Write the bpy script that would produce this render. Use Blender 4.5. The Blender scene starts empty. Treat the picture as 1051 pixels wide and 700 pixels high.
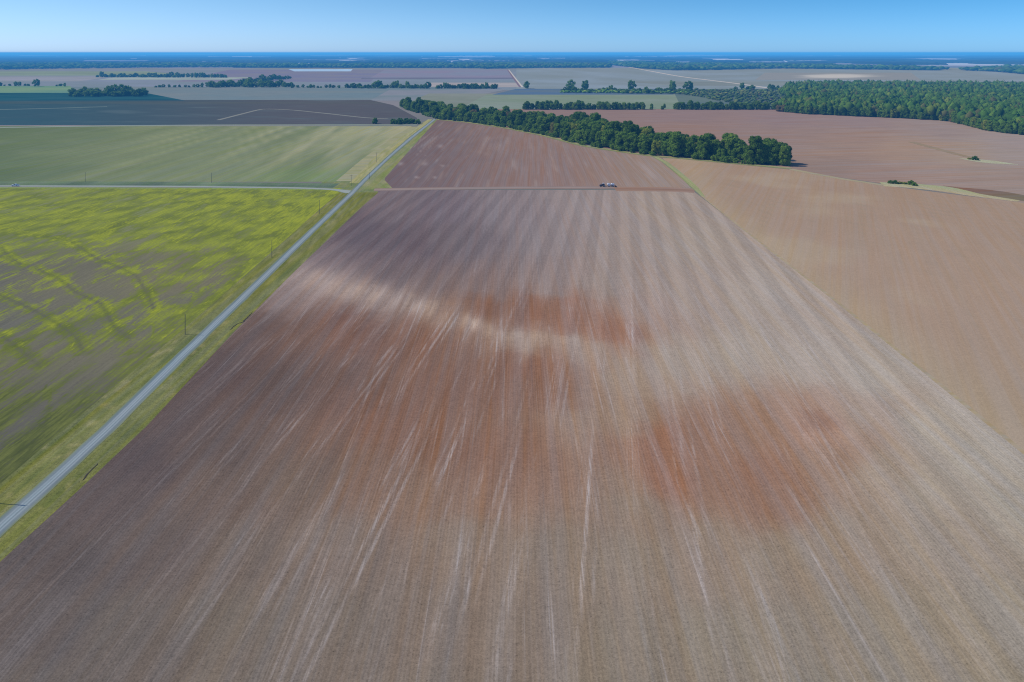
import bpy, bmesh, math, random
import numpy as np
from mathutils import noise, Vector, Matrix
random.seed(7); np.random.seed(7)
R = math.radians
sc = bpy.context.scene
col = sc.collection

# ------------------------------------------------------------------ survey: ground points from sight lines of the flight
H = 110.0                      # flying height
FPX, CX, HZ = 760.0, 525.5, 54.0      # focal length in photo pixels, centre column, horizon row (level camera, dropped lens)

def G(px, py):
    d = FPX * H / (py - HZ)
    return ((px - CX) / FPX * d, d)

# ------------------------------------------------------------------ light and haze constants
SUN_EL, SUN_AZ = R(46.0), R(-83.0)      # azimuth from +Y towards +X: the sun stands left and a little beyond
SUN_DIR = Vector((math.sin(SUN_AZ) * math.cos(SUN_EL), math.cos(SUN_AZ) * math.cos(SUN_EL), math.sin(SUN_EL)))
SIG = np.array((0.56e-4, 0.66e-4, 0.82e-4))          # haze extinction per metre
AIR = np.array((0.070, 0.370, 0.80))                 # colour the haze tends to
ILLUM = np.array((0.74, 0.785, 0.95))                 # what a white ground would show

def lin(c):
    c = np.asarray(c, float) / 255.0
    return np.where(c <= 0.04045, c / 12.92, ((c + 0.055) / 1.055) ** 2.4)

def albedo(c, d):
    """real-world base colour of a surface seen as sRGB c through d metres of haze"""
    T = np.exp(-SIG * d)
    a = (lin(c) - AIR * (1 - T)) / T / ILLUM
    return np.clip(a, 0.012, 0.85)

def dist(x, y): return math.sqrt(x * x + y * y + H * H)

# ------------------------------------------------------------------ object helpers
def tag(o, label=None, cat=None, group=None, kind=None):
    if label: o['label'] = label
    if cat: o['category'] = cat
    if group: o['group'] = group
    if kind: o['kind'] = kind
    return o

def link(name, me, mat=None, parent=None):
    o = bpy.data.objects.new(name, me); col.objects.link(o)
    if mat is not None and me is not None:
        for m in (mat if isinstance(mat, (list, tuple)) else [mat]): me.materials.append(m)
    if parent: o.parent = parent
    return o

def empty(name, loc, rz=0, s=1.0):
    o = bpy.data.objects.new(name, None); col.objects.link(o)
    o.location = loc; o.rotation_euler = (0, 0, rz); o.scale = (s, s, s); o.empty_display_size = 0.5
    return o

def mesh_np(name, verts, faces, smooth=False, cols=None):
    me = bpy.data.meshes.new(name)
    verts = np.asarray(verts, np.float32)
    faces = np.asarray(faces, np.int32)
    k = faces.shape[1]
    me.vertices.add(len(verts)); me.vertices.foreach_set('co', verts.ravel())
    me.loops.add(faces.size); me.loops.foreach_set('vertex_index', faces.ravel())
    me.polygons.add(len(faces)); me.polygons.foreach_set('loop_start', np.arange(0, faces.size, k, dtype=np.int32))
    if smooth: me.polygons.foreach_set('use_smooth', np.ones(len(faces), bool))
    if cols is not None: add_cols(me, 'Col', cols)
    me.update(calc_edges=True)
    return me

def add_cols(me, name, cols):
    a = me.color_attributes.new(name, 'FLOAT_COLOR', 'POINT')
    c = np.ones((len(cols), 4), np.float32); c[:, :np.asarray(cols).shape[1]] = cols
    a.data.foreach_set('color', c.ravel())

# ------------------------------------------------------------------ node helper
class NT:
    def __init__(s, name, idblock=None):
        s.m = idblock or bpy.data.materials.new(name)
        s.m.use_nodes = True; s.t = s.m.node_tree; s.t.nodes.clear()
    def n(s, typ, **kw):
        nd = s.t.nodes.new(typ)
        for k, v in kw.items(): setattr(nd, k, v)
        return nd
    def put(s, sock, v):
        if hasattr(v, 'links') or isinstance(v, bpy.types.NodeSocket): s.t.links.new(v, sock)
        elif v is not None:
            if isinstance(v, (tuple, list, np.ndarray)):
                v = [float(q) for q in v]
                if len(v) == 3 and len(sock.default_value) == 4: v.append(1.0)
            sock.default_value = v
    def math(s, op, a, b=None, c=None, clamp=False):
        nd = s.n('ShaderNodeMath', operation=op, use_clamp=clamp)
        for i, v in enumerate((a, b, c)):
            if v is not None: s.put(nd.inputs[i], v)
        return nd.outputs[0]
    def vmath(s, op, a, b=None):
        nd = s.n('ShaderNodeVectorMath', operation=op); s.put(nd.inputs[0], a)
        if b is not None: s.put(nd.inputs[1], b)
        return nd.outputs[0]
    def pos(s): return s.n('ShaderNodeNewGeometry').outputs['Position']
    def map(s, vec, rz=0, scale=(1, 1, 1), loc=(0, 0, 0)):
        # rotate first, then stretch
        r = s.n('ShaderNodeVectorRotate', rotation_type='Z_AXIS'); s.put(r.inputs['Vector'], vec); r.inputs['Angle'].default_value = rz
        q = s.vmath('MULTIPLY', r.outputs[0], scale)
        return s.vmath('ADD', q, loc)
    def noise(s, vec, scale=1.0, detail=2.0, rough=0.5, dist=0.0):
        nd = s.n('ShaderNodeTexNoise'); s.put(nd.inputs['Vector'], vec)
        nd.inputs['Scale'].default_value = scale; nd.inputs['Detail'].default_value = detail
        nd.inputs['Roughness'].default_value = rough; nd.inputs['Distortion'].default_value = dist
        return nd.outputs['Fac']
    def ramp(s, v, a, b, lo=0.0, hi=1.0):
        nd = s.n('ShaderNodeMapRange', interpolation_type='SMOOTHSTEP'); s.put(nd.inputs['Value'], v)
        nd.inputs['From Min'].default_value = a; nd.inputs['From Max'].default_value = b
        nd.inputs['To Min'].default_value = lo; nd.inputs['To Max'].default_value = hi
        return nd.outputs['Result']
    def mix(s, f, a, b, blend='MIX'):
        nd = s.n('ShaderNodeMix', data_type='RGBA', blend_type=blend)
        s.put(nd.inputs['Factor'], f); s.put(nd.inputs[6], a); s.put(nd.inputs[7], b)
        return nd.outputs[2]
    def scalecol(s, c, f):
        nd = s.n('ShaderNodeVectorMath', operation='SCALE'); s.put(nd.inputs[0], c); s.put(nd.inputs['Scale'], f)
        return nd.outputs[0]
    def attr(s, name): return s.n('ShaderNodeAttribute', attribute_name=name).outputs['Color']
    def sep(s, v):
        nd = s.n('ShaderNodeSeparateXYZ'); s.put(nd.inputs[0], v); return nd.outputs
    def out(s, color, rough=1.0, spec=0.0, metal=0.0, normal=None):
        b = s.n('ShaderNodeBsdfPrincipled'); s.put(b.inputs['Base Color'], color); s.put(b.inputs['Roughness'], rough)
        b.inputs['Specular IOR Level'].default_value = spec; b.inputs['Metallic'].default_value = metal
        if normal is not None: s.put(b.inputs['Normal'], normal)
        o = s.n('ShaderNodeOutputMaterial'); s.t.links.new(b.outputs[0], o.inputs['Surface'])
        return s.m

def flat(name, c, rough=0.6, spec=0.3, metal=0.0, var=0.12, vs=3.0):
    t = NT(name); f = t.noise(t.pos(), vs, 3)
    return t.out(t.scalecol(tuple(c), t.math('ADD', t.math('MULTIPLY', f, 2 * var), 1 - var)), rough, spec, metal)

# ------------------------------------------------------------------ soil / crop material
def soil(name, ang=0.0, ang2=None, rows=0.8, row_amp=0.06, fine=0.10, streak=0.0, band=0.0, band_w=12.5, speck=0.12, patch=0.06,
         broad=0.06, pale=(0.50, 0.43, 0.38), length=220.0, satv=0.25, drift=1.0):
    t = NT(name); p = t.pos(); c = t.attr('Col'); mk = t.sep(t.attr('Mask'))
    one = 1.0
    sp3 = t.noise(p, 3.4, 1, 0.5)
    dk = t.ramp(t.noise(p, 1.9, 2, 0.6), 0.58, 0.74)
    # slow wander, so that no line is ruler-straight
    wob = t.math('MULTIPLY', t.math('SUBTRACT', t.noise(p, 0.010, 1), 0.5), 1.2)
    pw = t.vmath('ADD', p, t.n('ShaderNodeCombineXYZ').outputs[0])
    cx = t.n('ShaderNodeCombineXYZ'); t.put(cx.inputs[0], wob); pw = t.vmath('ADD', p, cx.outputs[0])
    B = R(ang)
    nb = t.noise(t.map(pw, B, (1 / 0.45, 1 / 60.0, 0)), 1.0, 2, 0.6)                   # fine tilled rows
    nb2 = t.noise(t.map(pw, B, (1 / 2.6, 1 / 300.0, 0)), 1.0, 3, 0.6)                   # wider passes
    f = t.math('ADD', 1.0, t.math('MULTIPLY', t.math('SUBTRACT', nb, 0.5), fine * 3))
    f = t.math('ADD', f, t.math('MULTIPLY', t.math('SUBTRACT', nb2, 0.5), broad * 3))
    if row_amp:
        xs = t.sep(t.map(pw, B, (1, 1, 1)))[0]
        f = t.math('ADD', f, t.math('MULTIPLY', t.math('SINE', t.math('MULTIPLY', xs, 2 * math.pi / rows)), row_amp))
    sp = t.noise(p, 1.1, 4, 0.75); sp2 = t.noise(p, 0.35, 3, 0.7)
    f = t.math('ADD', f, t.math('MULTIPLY', t.math('SUBTRACT', sp, 0.5), speck * 3))
    f = t.math('ADD', f, t.math('MULTIPLY', t.math('SUBTRACT', sp2, 0.5), speck * 1.2))
    f = t.math('ADD', f, t.math('MULTIPLY', t.math('SUBTRACT', sp3, 0.5), speck * 2.2))
    f = t.math('SUBTRACT', f, t.math('MULTIPLY', dk, speck * 1.1))
    pt = t.noise(t.map(pw, B, (1 / 26.0, 1 / 45.0, 0)), 1.0, 5, 0.65)
    f = t.math('ADD', f, t.math('MULTIPLY', t.math('SUBTRACT', pt, 0.5), patch * 3))
    cc = c
    if streak:
        A = R(ang2)
        a1 = t.noise(t.map(pw, A, (1 / 1.3, 1 / length, 0), (31, 7, 0)), 1.0, 3, 0.6)
        a2 = t.noise(t.map(pw, A, (1 / 3.0, 1 / (2 * length), 0), (3, 17, 0)), 1.0, 3, 0.6)
        xa = t.sep(t.map(pw, A, (1, 1, 1)))[0]
        per = t.ramp(t.math('SINE', t.math('MULTIPLY', xa, 2 * math.pi / band_w)), 0.05, 0.95)
        gate = t.ramp(t.noise(t.map(p, A, (1 / 12.0, 1 / 45.0, 0), (9, 1, 0)), 1.0, 4, 0.65), 0.42, 0.64)
        b1 = t.noise(t.map(pw, B, (1 / 1.1, 1 / length, 0), (5, 77, 0)), 1.0, 3, 0.65)
        gb = t.ramp(t.noise(t.map(p, B, (1 / 12.0, 1 / 50.0, 0), (4, 40, 0)), 1.0, 4, 0.65), 0.46, 0.68)
        sA = t.math('MULTIPLY', t.ramp(a1, 0.42, 0.74), t.math('MULTIPLY', per, gate))
        sB = t.math('MULTIPLY', t.ramp(b1, 0.50, 0.76), gb)
        # wheel tracks: pairs of straight narrow pale lines, broken along their length
        def tracks(ang_, period, off, seed, lo):
            w_ = t.math('MULTIPLY', t.math('SUBTRACT', t.noise(t.map(p, R(ang_), (1 / 40.0, 1 / 400.0, 0), (seed, 1, 0)), 1.0, 1), 0.5), 7.0)
            q = t.math('ADD', t.sep(t.map(p, R(ang_), (1, 1, 1), (off, 0, 0)))[0], w_)
            m_ = t.math('ABSOLUTE', t.math('SUBTRACT', t.math('FLOORED_MODULO', q, period), period / 2))
            m_ = t.math('ABSOLUTE', t.math('SUBTRACT', m_, 1.1))
            ln = t.ramp(m_, 0.15, 0.75, 1.0, 0.0)
            br = t.ramp(t.noise(t.map(p, R(ang_), (1 / 9.0, 1 / 110.0, 0), (seed, 31, 0)), 1.0, 4, 0.65), lo, lo + 0.22)
            return t.math('MULTIPLY', ln, br)
        tr = t.math('ADD', tracks(ang2, band_w, 0.0, 2.0, 0.44), t.math('MULTIPLY', tracks(ang - 2.6, band_w * 1.7, 4.0, 9.0, 0.50), 0.9))
        sA = t.math('ADD', sA, t.math('MULTIPLY', tr, 0.75))
        s_all = t.math('MULTIPLY', t.math('ADD', t.math('MULTIPLY', sA, 0.8), sB), mk[0], clamp=True)
        f = t.math('ADD', f, t.math('MULTIPLY', t.math('SUBTRACT', a2, 0.5), broad * 3))
        bd = t.ramp(t.math('SINE', t.math('MULTIPLY', t.math('ADD', xa, t.math('MULTIPLY', a2, 2.5)), 2 * math.pi / band_w)), -0.55, 0.55, -1.0, 1.0)
        f = t.math('ADD', f, t.math('MULTIPLY', t.math('MULTIPLY', bd, band), mk[1]))
        cc = t.mix(t.math('MULTIPLY', t.math('MULTIPLY', s_all, streak), t.ramp(nb, 0.36, 0.60, 0.25, 1.0)), c, pale)
    sat = t.noise(t.map(pw, B, (1 / 3.6, 1 / 190.0, 0), (80, 13, 0)), 1.0, 3, 0.62)
    hsv = t.n('ShaderNodeHueSaturation'); t.put(hsv.inputs['Color'], cc); t.put(hsv.inputs['Saturation'], t.ramp(sat, 0.30, 0.70, 1.0 - satv, 1.06))
    cc = hsv.outputs[0]
    # grey / red drift of the soil itself
    hue = t.noise(t.map(pw, B, (1 / 5.0, 1 / 200.0, 0), (50, 3, 0)), 1.0, 3, 0.6)
    warm = t.mix(t.ramp(hue, 0.3, 0.7), (0.97, 1.0, 1.03), (1.03, 0.99, 0.97))
    cc = t.mix(drift, cc, warm, 'MULTIPLY')
    return t.out(t.scalecol(cc, f), 1.0, 0.0)

def sheet(name, left, right, z, mat, cfn, y0=None, y1=None, ny=60, nx=60, mask=None, label=None, cat='field', group=None):
    """a field as a sheet on the ground, meshed between a left and a right boundary"""
    L = sorted(left, key=lambda q: q[1]); Rr = sorted(right, key=lambda q: q[1])
    y0 = max(L[0][1], Rr[0][1]) if y0 is None else y0
    y1 = min(L[-1][1], Rr[-1][1]) if y1 is None else y1
    ys = np.linspace(y0, y1, ny + 1)
    xl = np.interp(ys, [q[1] for q in L], [q[0] for q in L]); xr = np.interp(ys, [q[1] for q in Rr], [q[0] for q in Rr])
    V = []; C = []; M = []
    for j, y in enumerate(ys):
        for i in range(nx + 1):
            x = xl[j] + (xr[j] - xl[j]) * i / nx
            g = G(x, y); V.append((g[0], g[1], z))
            C.append(albedo(cfn(x, y, g), dist(*g)))
            M.append(mask(x, y, g) if mask else (0.5, 0.5, 0))
    F = [(j * (nx + 1) + i, (j + 1) * (nx + 1) + i, (j + 1) * (nx + 1) + i + 1, j * (nx + 1) + i + 1) for j in range(ny) for i in range(nx)]
    me = mesh_np(name, V, F, cols=np.array(C))
    add_cols(me, 'Mask', np.array(M))
    me.attributes.active_color = me.color_attributes['Col']
    o = link(name, me, mat)
    return tag(o, label, cat, group, 'structure')

def ribbon(name, pts, width, z, mat, prof, label, cat, n=160, px=True, mask=None):
    """a road or verge that follows a line; prof(u, s) gives its colour, u = -1..1 across"""
    Q = [Vector(G(*q)) if px else Vector(q) for q in pts]
    seg = [0]
    for a, b in zip(Q, Q[1:]): seg.append(seg[-1] + (b - a).length)
    ss = np.linspace(0, seg[-1], n + 1)
    X = np.interp(ss, seg, [q.x for q in Q]); Y = np.interp(ss, seg, [q.y for q in Q])
    # round the corners a little
    for _ in range(6):
        X[1:-1] = (X[:-2] + 2 * X[1:-1] + X[2:]) / 4; Y[1:-1] = (Y[:-2] + 2 * Y[1:-1] + Y[2:]) / 4
    m = 12; V = []; C = []
    for k in range(n + 1):
        a = max(k - 1, 0); b = min(k + 1, n)
        d = Vector((X[b] - X[a], Y[b] - Y[a])).normalized(); nr = Vector((d.y, -d.x))
        w = width(k / n) if callable(width) else width
        jl = 1 + 0.12 * noise.noise(Vector((ss[k] * 0.08, 3, z))); jr = 1 + 0.12 * noise.noise(Vector((ss[k] * 0.08, 9, z)))
        for i in range(m + 1):
            u = -1 + 2 * i / m
            o = u * w / 2 * (jl if u < 0 else jr)
            x, y = X[k] + nr.x * o, Y[k] + nr.y * o
            V.append((x, y, z)); C.append(albedo(prof(u, ss[k]), dist(x, y)))
    F = [(k * (m + 1) + i, k * (m + 1) + i + 1, (k + 1) * (m + 1) + i + 1, (k + 1) * (m + 1) + i) for k in range(n) for i in range(m)]
    me = mesh_np(name, V, F, cols=np.array(C)); add_cols(me, 'Mask', np.full((len(V), 3), 0.4))
    me.attributes.active_color = me.color_attributes['Col']
    return tag(link(name, me, mat), label, cat, None, 'structure')

def fbm(x, y, s, seed=0.0, o=3): return noise.fractal(Vector((x * s, y * s, seed)), 0.9, 2.0, o)   # about -1..1
def fbm2(x, y, sx, sy, seed=0.0, o=3): return noise.fractal(Vector((x * sx, y * sy, seed)), 0.9, 2.0, o)
def mixc(a, b, t):
    t = min(max(t, 0.0), 1.0); return tuple(a[i] + (b[i] - a[i]) * t for i in range(3))
def dull(c, k):
    m = sum(c) / 3.0; return tuple(m + (q - m) * k for q in c)
def sst(a, b, v):
    t = min(max((v - a) / (b - a), 0.0), 1.0); return t * t * (3 - 2 * t)

def seg_d(p, a, b):
    ab = b - a; t = max(0, min(1, (p - a).dot(ab) / max(ab.length_squared, 1e-6))); return (p - a - ab * t).length
class Anchors:
    """smooth colour map through surveyed soil samples"""
    def __init__(s, pts, pw=2.6, warp=10.0, ky=1.6):
        s.xy = np.array([(p[0], p[1]) for p in pts], float); s.c = np.array([p[2] for p in pts], float); s.pw = pw; s.warp = warp; s.ky = ky
    def __call__(s, x, y, g):
        st = fbm2(g[0] - 0.09 * g[1], g[1], 1 / 6.0, 1 / 80.0, 11.0, 3)
        f2 = fbm(g[0], g[1], 0.09, 31.0, 4)
        wx = x + s.warp * (0.5 * f2 + fbm(g[0], g[1], 0.022, 1.0) + 0.35 * st); wy = y + s.warp * (0.5 * fbm(g[0], g[1], 0.022, 5.0) + 0.4 * st + 0.6 * f2)
        d2 = (s.xy[:, 0] - wx) ** 2 + ((s.xy[:, 1] - wy) * s.ky) ** 2 + 320.0
        w = d2 ** (-s.pw); w /= w.sum()
        c = w @ s.c
        return dull((c[0], c[1], c[2] + 0.10 * (c[0] - c[1])), 0.90)

# ================================================================== SETTING
# ------------------------------------------------------------------ ground sheet to the horizon
def build_ground():
    t = NT('distant_farmland'); p = t.pos()
    a = t.noise(t.map(p, 0.2, (1 / 900.0, 1 / 1500.0, 0)), 1.0, 3, 0.55)
    b = t.noise(t.map(p, -0.1, (1 / 60.0, 1 / 300.0, 0)), 1.0, 3, 0.55)
    c = t.mix(t.ramp(a, 0.4, 0.6), (0.20, 0.19, 0.15), (0.32, 0.26, 0.21))
    c = t.mix(t.math('MULTIPLY', t.ramp(b, 0.5, 0.7), 0.5), c, (0.15, 0.18, 0.10))
    m = t.out(c)
    rings = [0, 60, 120, 200, 320, 500, 800, 1300, 2000, 3200, 5500, 9000, 15000, 26000, 45000, 80000, 130000]
    ns = 64; V = [(0, 0, 0)]; F = []
    for r in rings[1:]:
        for k in range(ns): V.append((r * math.cos(2 * math.pi * k / ns), r * math.sin(2 * math.pi * k / ns), 0))
    for k in range(ns): F.append((0, 1 + k, 1 + (k + 1) % ns))
    for j in range(len(rings) - 2):
        for k in range(ns):
            a0 = 1 + j * ns; b0 = a0 + ns; k2 = (k + 1) % ns
            F.append((a0 + k, b0 + k, b0 + k2)); F.append((a0 + k, b0 + k2, a0 + k2))
    tag(link('ground', mesh_np('ground', V, F), m), 'flat brown and green farmland stretching to the horizon', 'ground', None, 'structure')
build_ground()

# ------------------------------------------------------------------ key lines
ROAD = [(-75, 615), (0, 540), (50, 497), (111, 440), (190, 362), (255, 300), (315, 242), (362, 197.5), (375, 184), (400, 160.5), (422, 141.5), (446, 122.5)]
FIELD_L = [(-180, 770), (0, 576), (80, 503), (149, 438), (238, 342), (300, 280), (372, 211), (388, 197)]
VERGE_L = [(-200, 690), (-60, 552), (0, 497), (78, 430), (187, 339), (276, 261), (330, 213), (349, 197), (351, 193)]
FIELD_R = [(712, 196.5), (860, 311), (950, 383), (1051, 465), (1420, 770)]

# ------------------------------------------------------------------ the main bare field
MAIN = Anchors([
 (400,205,(128,115,118)),(450,212,(126,114,120)),(520,215,(137,126,128)),(600,210,(143,132,132)),(690,210,(150,138,132)),
 (370,240,(112,101,108)),(420,250,(112,100,106)),(480,250,(122,111,114)),(560,250,(138,127,127)),(640,250,(146,135,132)),(720,250,(152,142,136)),
 (310,282,(138,124,122)),(335,293,(148,132,128)),(360,302,(132,114,110)),(300,300,(128,114,114)),(345,275,(128,115,118)),
 (400,285,(112,100,104)),(390,308,(140,122,116)),(430,318,(138,116,106)),(465,328,(140,120,110)),(500,338,(142,122,110)),
 (450,295,(120,105,104)),(500,300,(128,112,110)),(500,318,(122,94,84)),(545,318,(134,100,86)),(590,325,(138,102,86)),(630,337,(146,106,86)),(655,320,(150,134,128)),
 (560,290,(138,124,122)),(620,290,(146,134,130)),(700,300,(152,140,134)),(780,300,(156,146,139)),
 (350,330,(116,88,80)),(380,345,(106,80,72)),(300,345,(106,88,84)),(270,340,(96,82,82)),(430,350,(116,88,76)),(470,360,(124,100,90)),
 (540,350,(152,134,122)),(600,358,(154,136,124)),(540,378,(132,98,82)),(560,400,(130,100,84)),(500,390,(126,100,86)),(455,395,(118,92,80)),
 (640,385,(150,134,121)),(700,370,(154,142,132)),(760,360,(156,146,137)),(830,370,(160,150,141)),(890,385,(158,150,142)),
 (230,380,(92,80,82)),(180,430,(90,80,82)),(280,400,(92,80,80)),(340,400,(104,84,78)),(390,420,(112,86,74)),(330,450,(112,92,82)),
 (430,450,(124,94,76)),(480,445,(128,98,80)),(530,450,(132,104,86)),(590,440,(144,122,106)),(640,430,(146,126,110)),
 (680,455,(144,104,82)),(720,445,(138,108,90)),(690,490,(146,104,80)),(740,490,(136,106,88)),(780,440,(142,114,96)),(830,430,(156,128,112)),(845,438,(156,122,102)),
 (790,480,(140,106,86)),(860,470,(144,118,100)),(800,515,(140,110,92)),(900,480,(152,138,124)),(870,430,(156,142,131)),
 (960,440,(160,152,142)),(1010,470,(158,152,144)),(960,500,(152,143,132)),(1050,520,(152,146,137)),
 (100,510,(88,80,82)),(60,570,(84,78,80)),(150,560,(92,84,84)),(230,500,(100,88,84)),(300,500,(108,94,86)),(250,570,(104,95,91)),(380,490,(122,98,84)),
 (340,560,(116,104,97)),(430,510,(130,106,90)),(500,500,(134,108,92)),(560,500,(136,110,94)),(620,500,(138,118,103)),(650,520,(136,120,106)),
 (480,560,(130,115,104)),(560,570,(130,117,106)),(640,580,(135,123,111)),(720,560,(138,122,108)),(800,570,(141,128,114)),(880,550,(144,130,116)),(960,560,(146,135,123)),
 (40,640,(90,84,85)),(140,650,(96,90,88)),(240,640,(104,97,92)),(340,640,(112,103,97)),(440,640,(121,109,101)),(540,650,(126,114,105)),(640,660,(130,120,109)),(740,660,(132,123,111)),
 (840,650,(137,127,115)),(940,640,(140,131,118)),(1040,640,(142,134,122)),(60,720,(96,90,88)),(250,720,(106,99,94)),(450,720,(118,108,100)),(650,720,(127,118,107)),(850,720,(133,125,113)),(1040,720,(137,130,118)),
 (150,470,(84,76,80)),(320,480,(108,92,84)),(210,460,(92,82,82)),
], pw=1.9, warp=11.0)
def main_mask(x, y, g):
    s = 0.15 + 0.85 * sst(250, 380, y)
    s *= 0.22 + 0.78 * sst(120, 420, x)
    s *= 1.0 - 0.55 * sst(760, 1000, x)
    s += 0.5 * math.exp(-((x - 480) / 130) ** 2 - ((y - 330) / 26) ** 2)
    b = 0.35 + 0.65 * (1 - sst(240, 420, y)) + 0.3 * sst(700, 900, x)
    return (s, b, 0)
PALE = [(312, 282), (345, 292), (390, 303), (430, 313), (465, 325), (500, 337), (545, 345), (600, 353)]
RUST = [(420, 350, 85, 24, .55), (330, 345, 50, 16, .35), (520, 320, 60, 13, .50), (600, 326, 40, 12, .38), (634, 336, 14, 11, .40), (470, 400, 110, 42, .50), (552, 388, 38, 26, .50), (400, 430, 90, 38, .50),
        (520, 465, 80, 36, .50), (600, 470, 40, 30, .30), (695, 472, 30, 42, .42), (740, 455, 36, 28, .16), (785, 490, 34, 38, .28), (838, 434, 26, 10, .55)]
def main_col(x, y, g):
    c = MAIN(x, y, g)
    f1 = fbm(g[0], g[1], 1 / 14.0, 41.0, 4); f2 = fbm2(g[0] - .06 * g[1], g[1], 1 / 4.5, 1 / 70.0, 47.0, 4); f3 = fbm(g[0], g[1], 1 / 45.0, 51.0, 3)
    qx = x + 16 * f1 + 12 * f3; qy = y + 5 * f1 + 9 * f2 + 5 * f3
    k = 0.0
    for (rx, ry, sx, sy, st) in RUST: k = max(k, st * math.exp(-(((qx - rx) / sx) ** 2 + ((qy - ry) / sy) ** 2) ** 1.4))
    c = mixc(c, (134, 106, 95) if x > 560 else (124, 95, 84), min(k * (1.05 + .7 * f2), .78))
    lum = sum(c) / 3
    p = Vector((x, y + 4 * f1 + 3 * f3)); d = min(seg_d(p, Vector(a_), Vector(b_)) for a_, b_ in zip(PALE, PALE[1:]))
    c = mixc(c, (176, 160, 150), min(.9, (.34 + .7 * f2) * math.exp(-(d / (11 - 5.5 * sst(380, 600, x))) ** 2) * (1 - .6 * sst(470, 600, x))))
    c = mixc(c, (166, 148, 140), .45 * math.exp(-((x - 330) / 45) ** 2 - ((y - 290) / 14) ** 2))
    w = 1.0 + .07 * sst(350, 560, y) * (1 - sst(200, 520, x)) - .10 * (1 - sst(240, 310, y)) * (1 - sst(430, 640, x))
    pu = (1 - sst(240, 320, y)) * (1 - sst(470, 660, x))
    return (c[0] * w * (1.025 - .04 * pu), c[1] * w * (1 - .02 * pu), c[2] * w * (.985 + .04 * pu))
M_main = soil('bare_tilled_soil', ang=0.5, ang2=8.4, rows=0.8, row_amp=0.045, fine=0.10, streak=0.80, band=0.075, speck=0.27, patch=0.06, broad=0.08, drift=0.55, pale=(0.58, 0.49, 0.42), satv=0.20)
sheet('bare_field', FIELD_L, FIELD_R, 0.05, M_main, main_col, y0=195, y1=765, ny=230, nx=230, mask=main_mask,
      label='large bare tilled field with rust red patches in the foreground', cat='field')

# ------------------------------------------------------------------ weedy yellow-green field left of the road
LEVEES = [[(0, 252), (8, 262), (22, 272)], [(-60, 225), (20, 238), (72, 247), (100, 266), (122, 274), (140, 283), (152, 303), (158, 318)],
          [(-40, 250), (36, 275), (62, 287), (78, 300), (104, 312), (116, 334), (132, 347)], [(-60, 268), (0, 303), (30, 316), (56, 330), (78, 346), (86, 362)],
          [(-40, 330), (0, 343), (22, 360), (40, 375)], [(96, 244), (118, 232), (140, 224)]]
LEV = [[Vector(G(*q)) for q in l] for l in LEVEES]
def weedy(x, y, g):
    big = fbm2(g[0], g[1], 1 / 70.0, 1 / 90.0, 4.0, 3)
    c = mixc((90, 94, 102), (112, 110, 98), 0.3 + 0.7 * sst(-330, -140, g[0]) + 0.5 * big)
    c = mixc((128, 134, 108), c, sst(215, 275, y))
    return mixc(c, (90, 90, 94), 0.7 * sst(330, 440, y))
def weedy_mask(x, y, g):
    big = fbm2(g[0], g[1], 1 / 60.0, 1 / 110.0, 4.0, 3)
    top = 1 - sst(198, 325, y); rt = sst(150, 300, x)
    k = 0.31 + 0.27 * top + 0.10 * rt + 0.22 * big + 0.05 * sst(380, 460, y)
    k += 0.30 * math.exp(-((x - (150 - (y - 300) * 1.75)) / 13) ** 2) * sst(255, 275, y) * (1 - sst(300, 335, y))
    k -= 0.10 * sst(320, 400, y)
    k -= 0.20 * math.exp(-((x - 60) / 120) ** 4 - ((y - 335) / 75) ** 4)
    p = Vector(g); d = 1e9
    for l in LEV:
        for a, b in zip(l, l[1:]):
            if abs(p.x - a.x) < 60 and abs(p.y - a.y) < 140: d = min(d, seg_d(p, a, b))
    yl = math.exp(-((d - 2.2) / 1.5) ** 2) if d < 12 else 0; dk = math.exp(-(d / 1.0) ** 2) if d < 9 else 0
    e = np.interp(y, [q[1] for q in reversed(VERGE_L)], [q[0] for q in reversed(VERGE_L)]) - x
    k += 0.22 * math.exp(-(e / (0.06 * y)) ** 2)
    return (k, yl, dk * 0.8)
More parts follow.
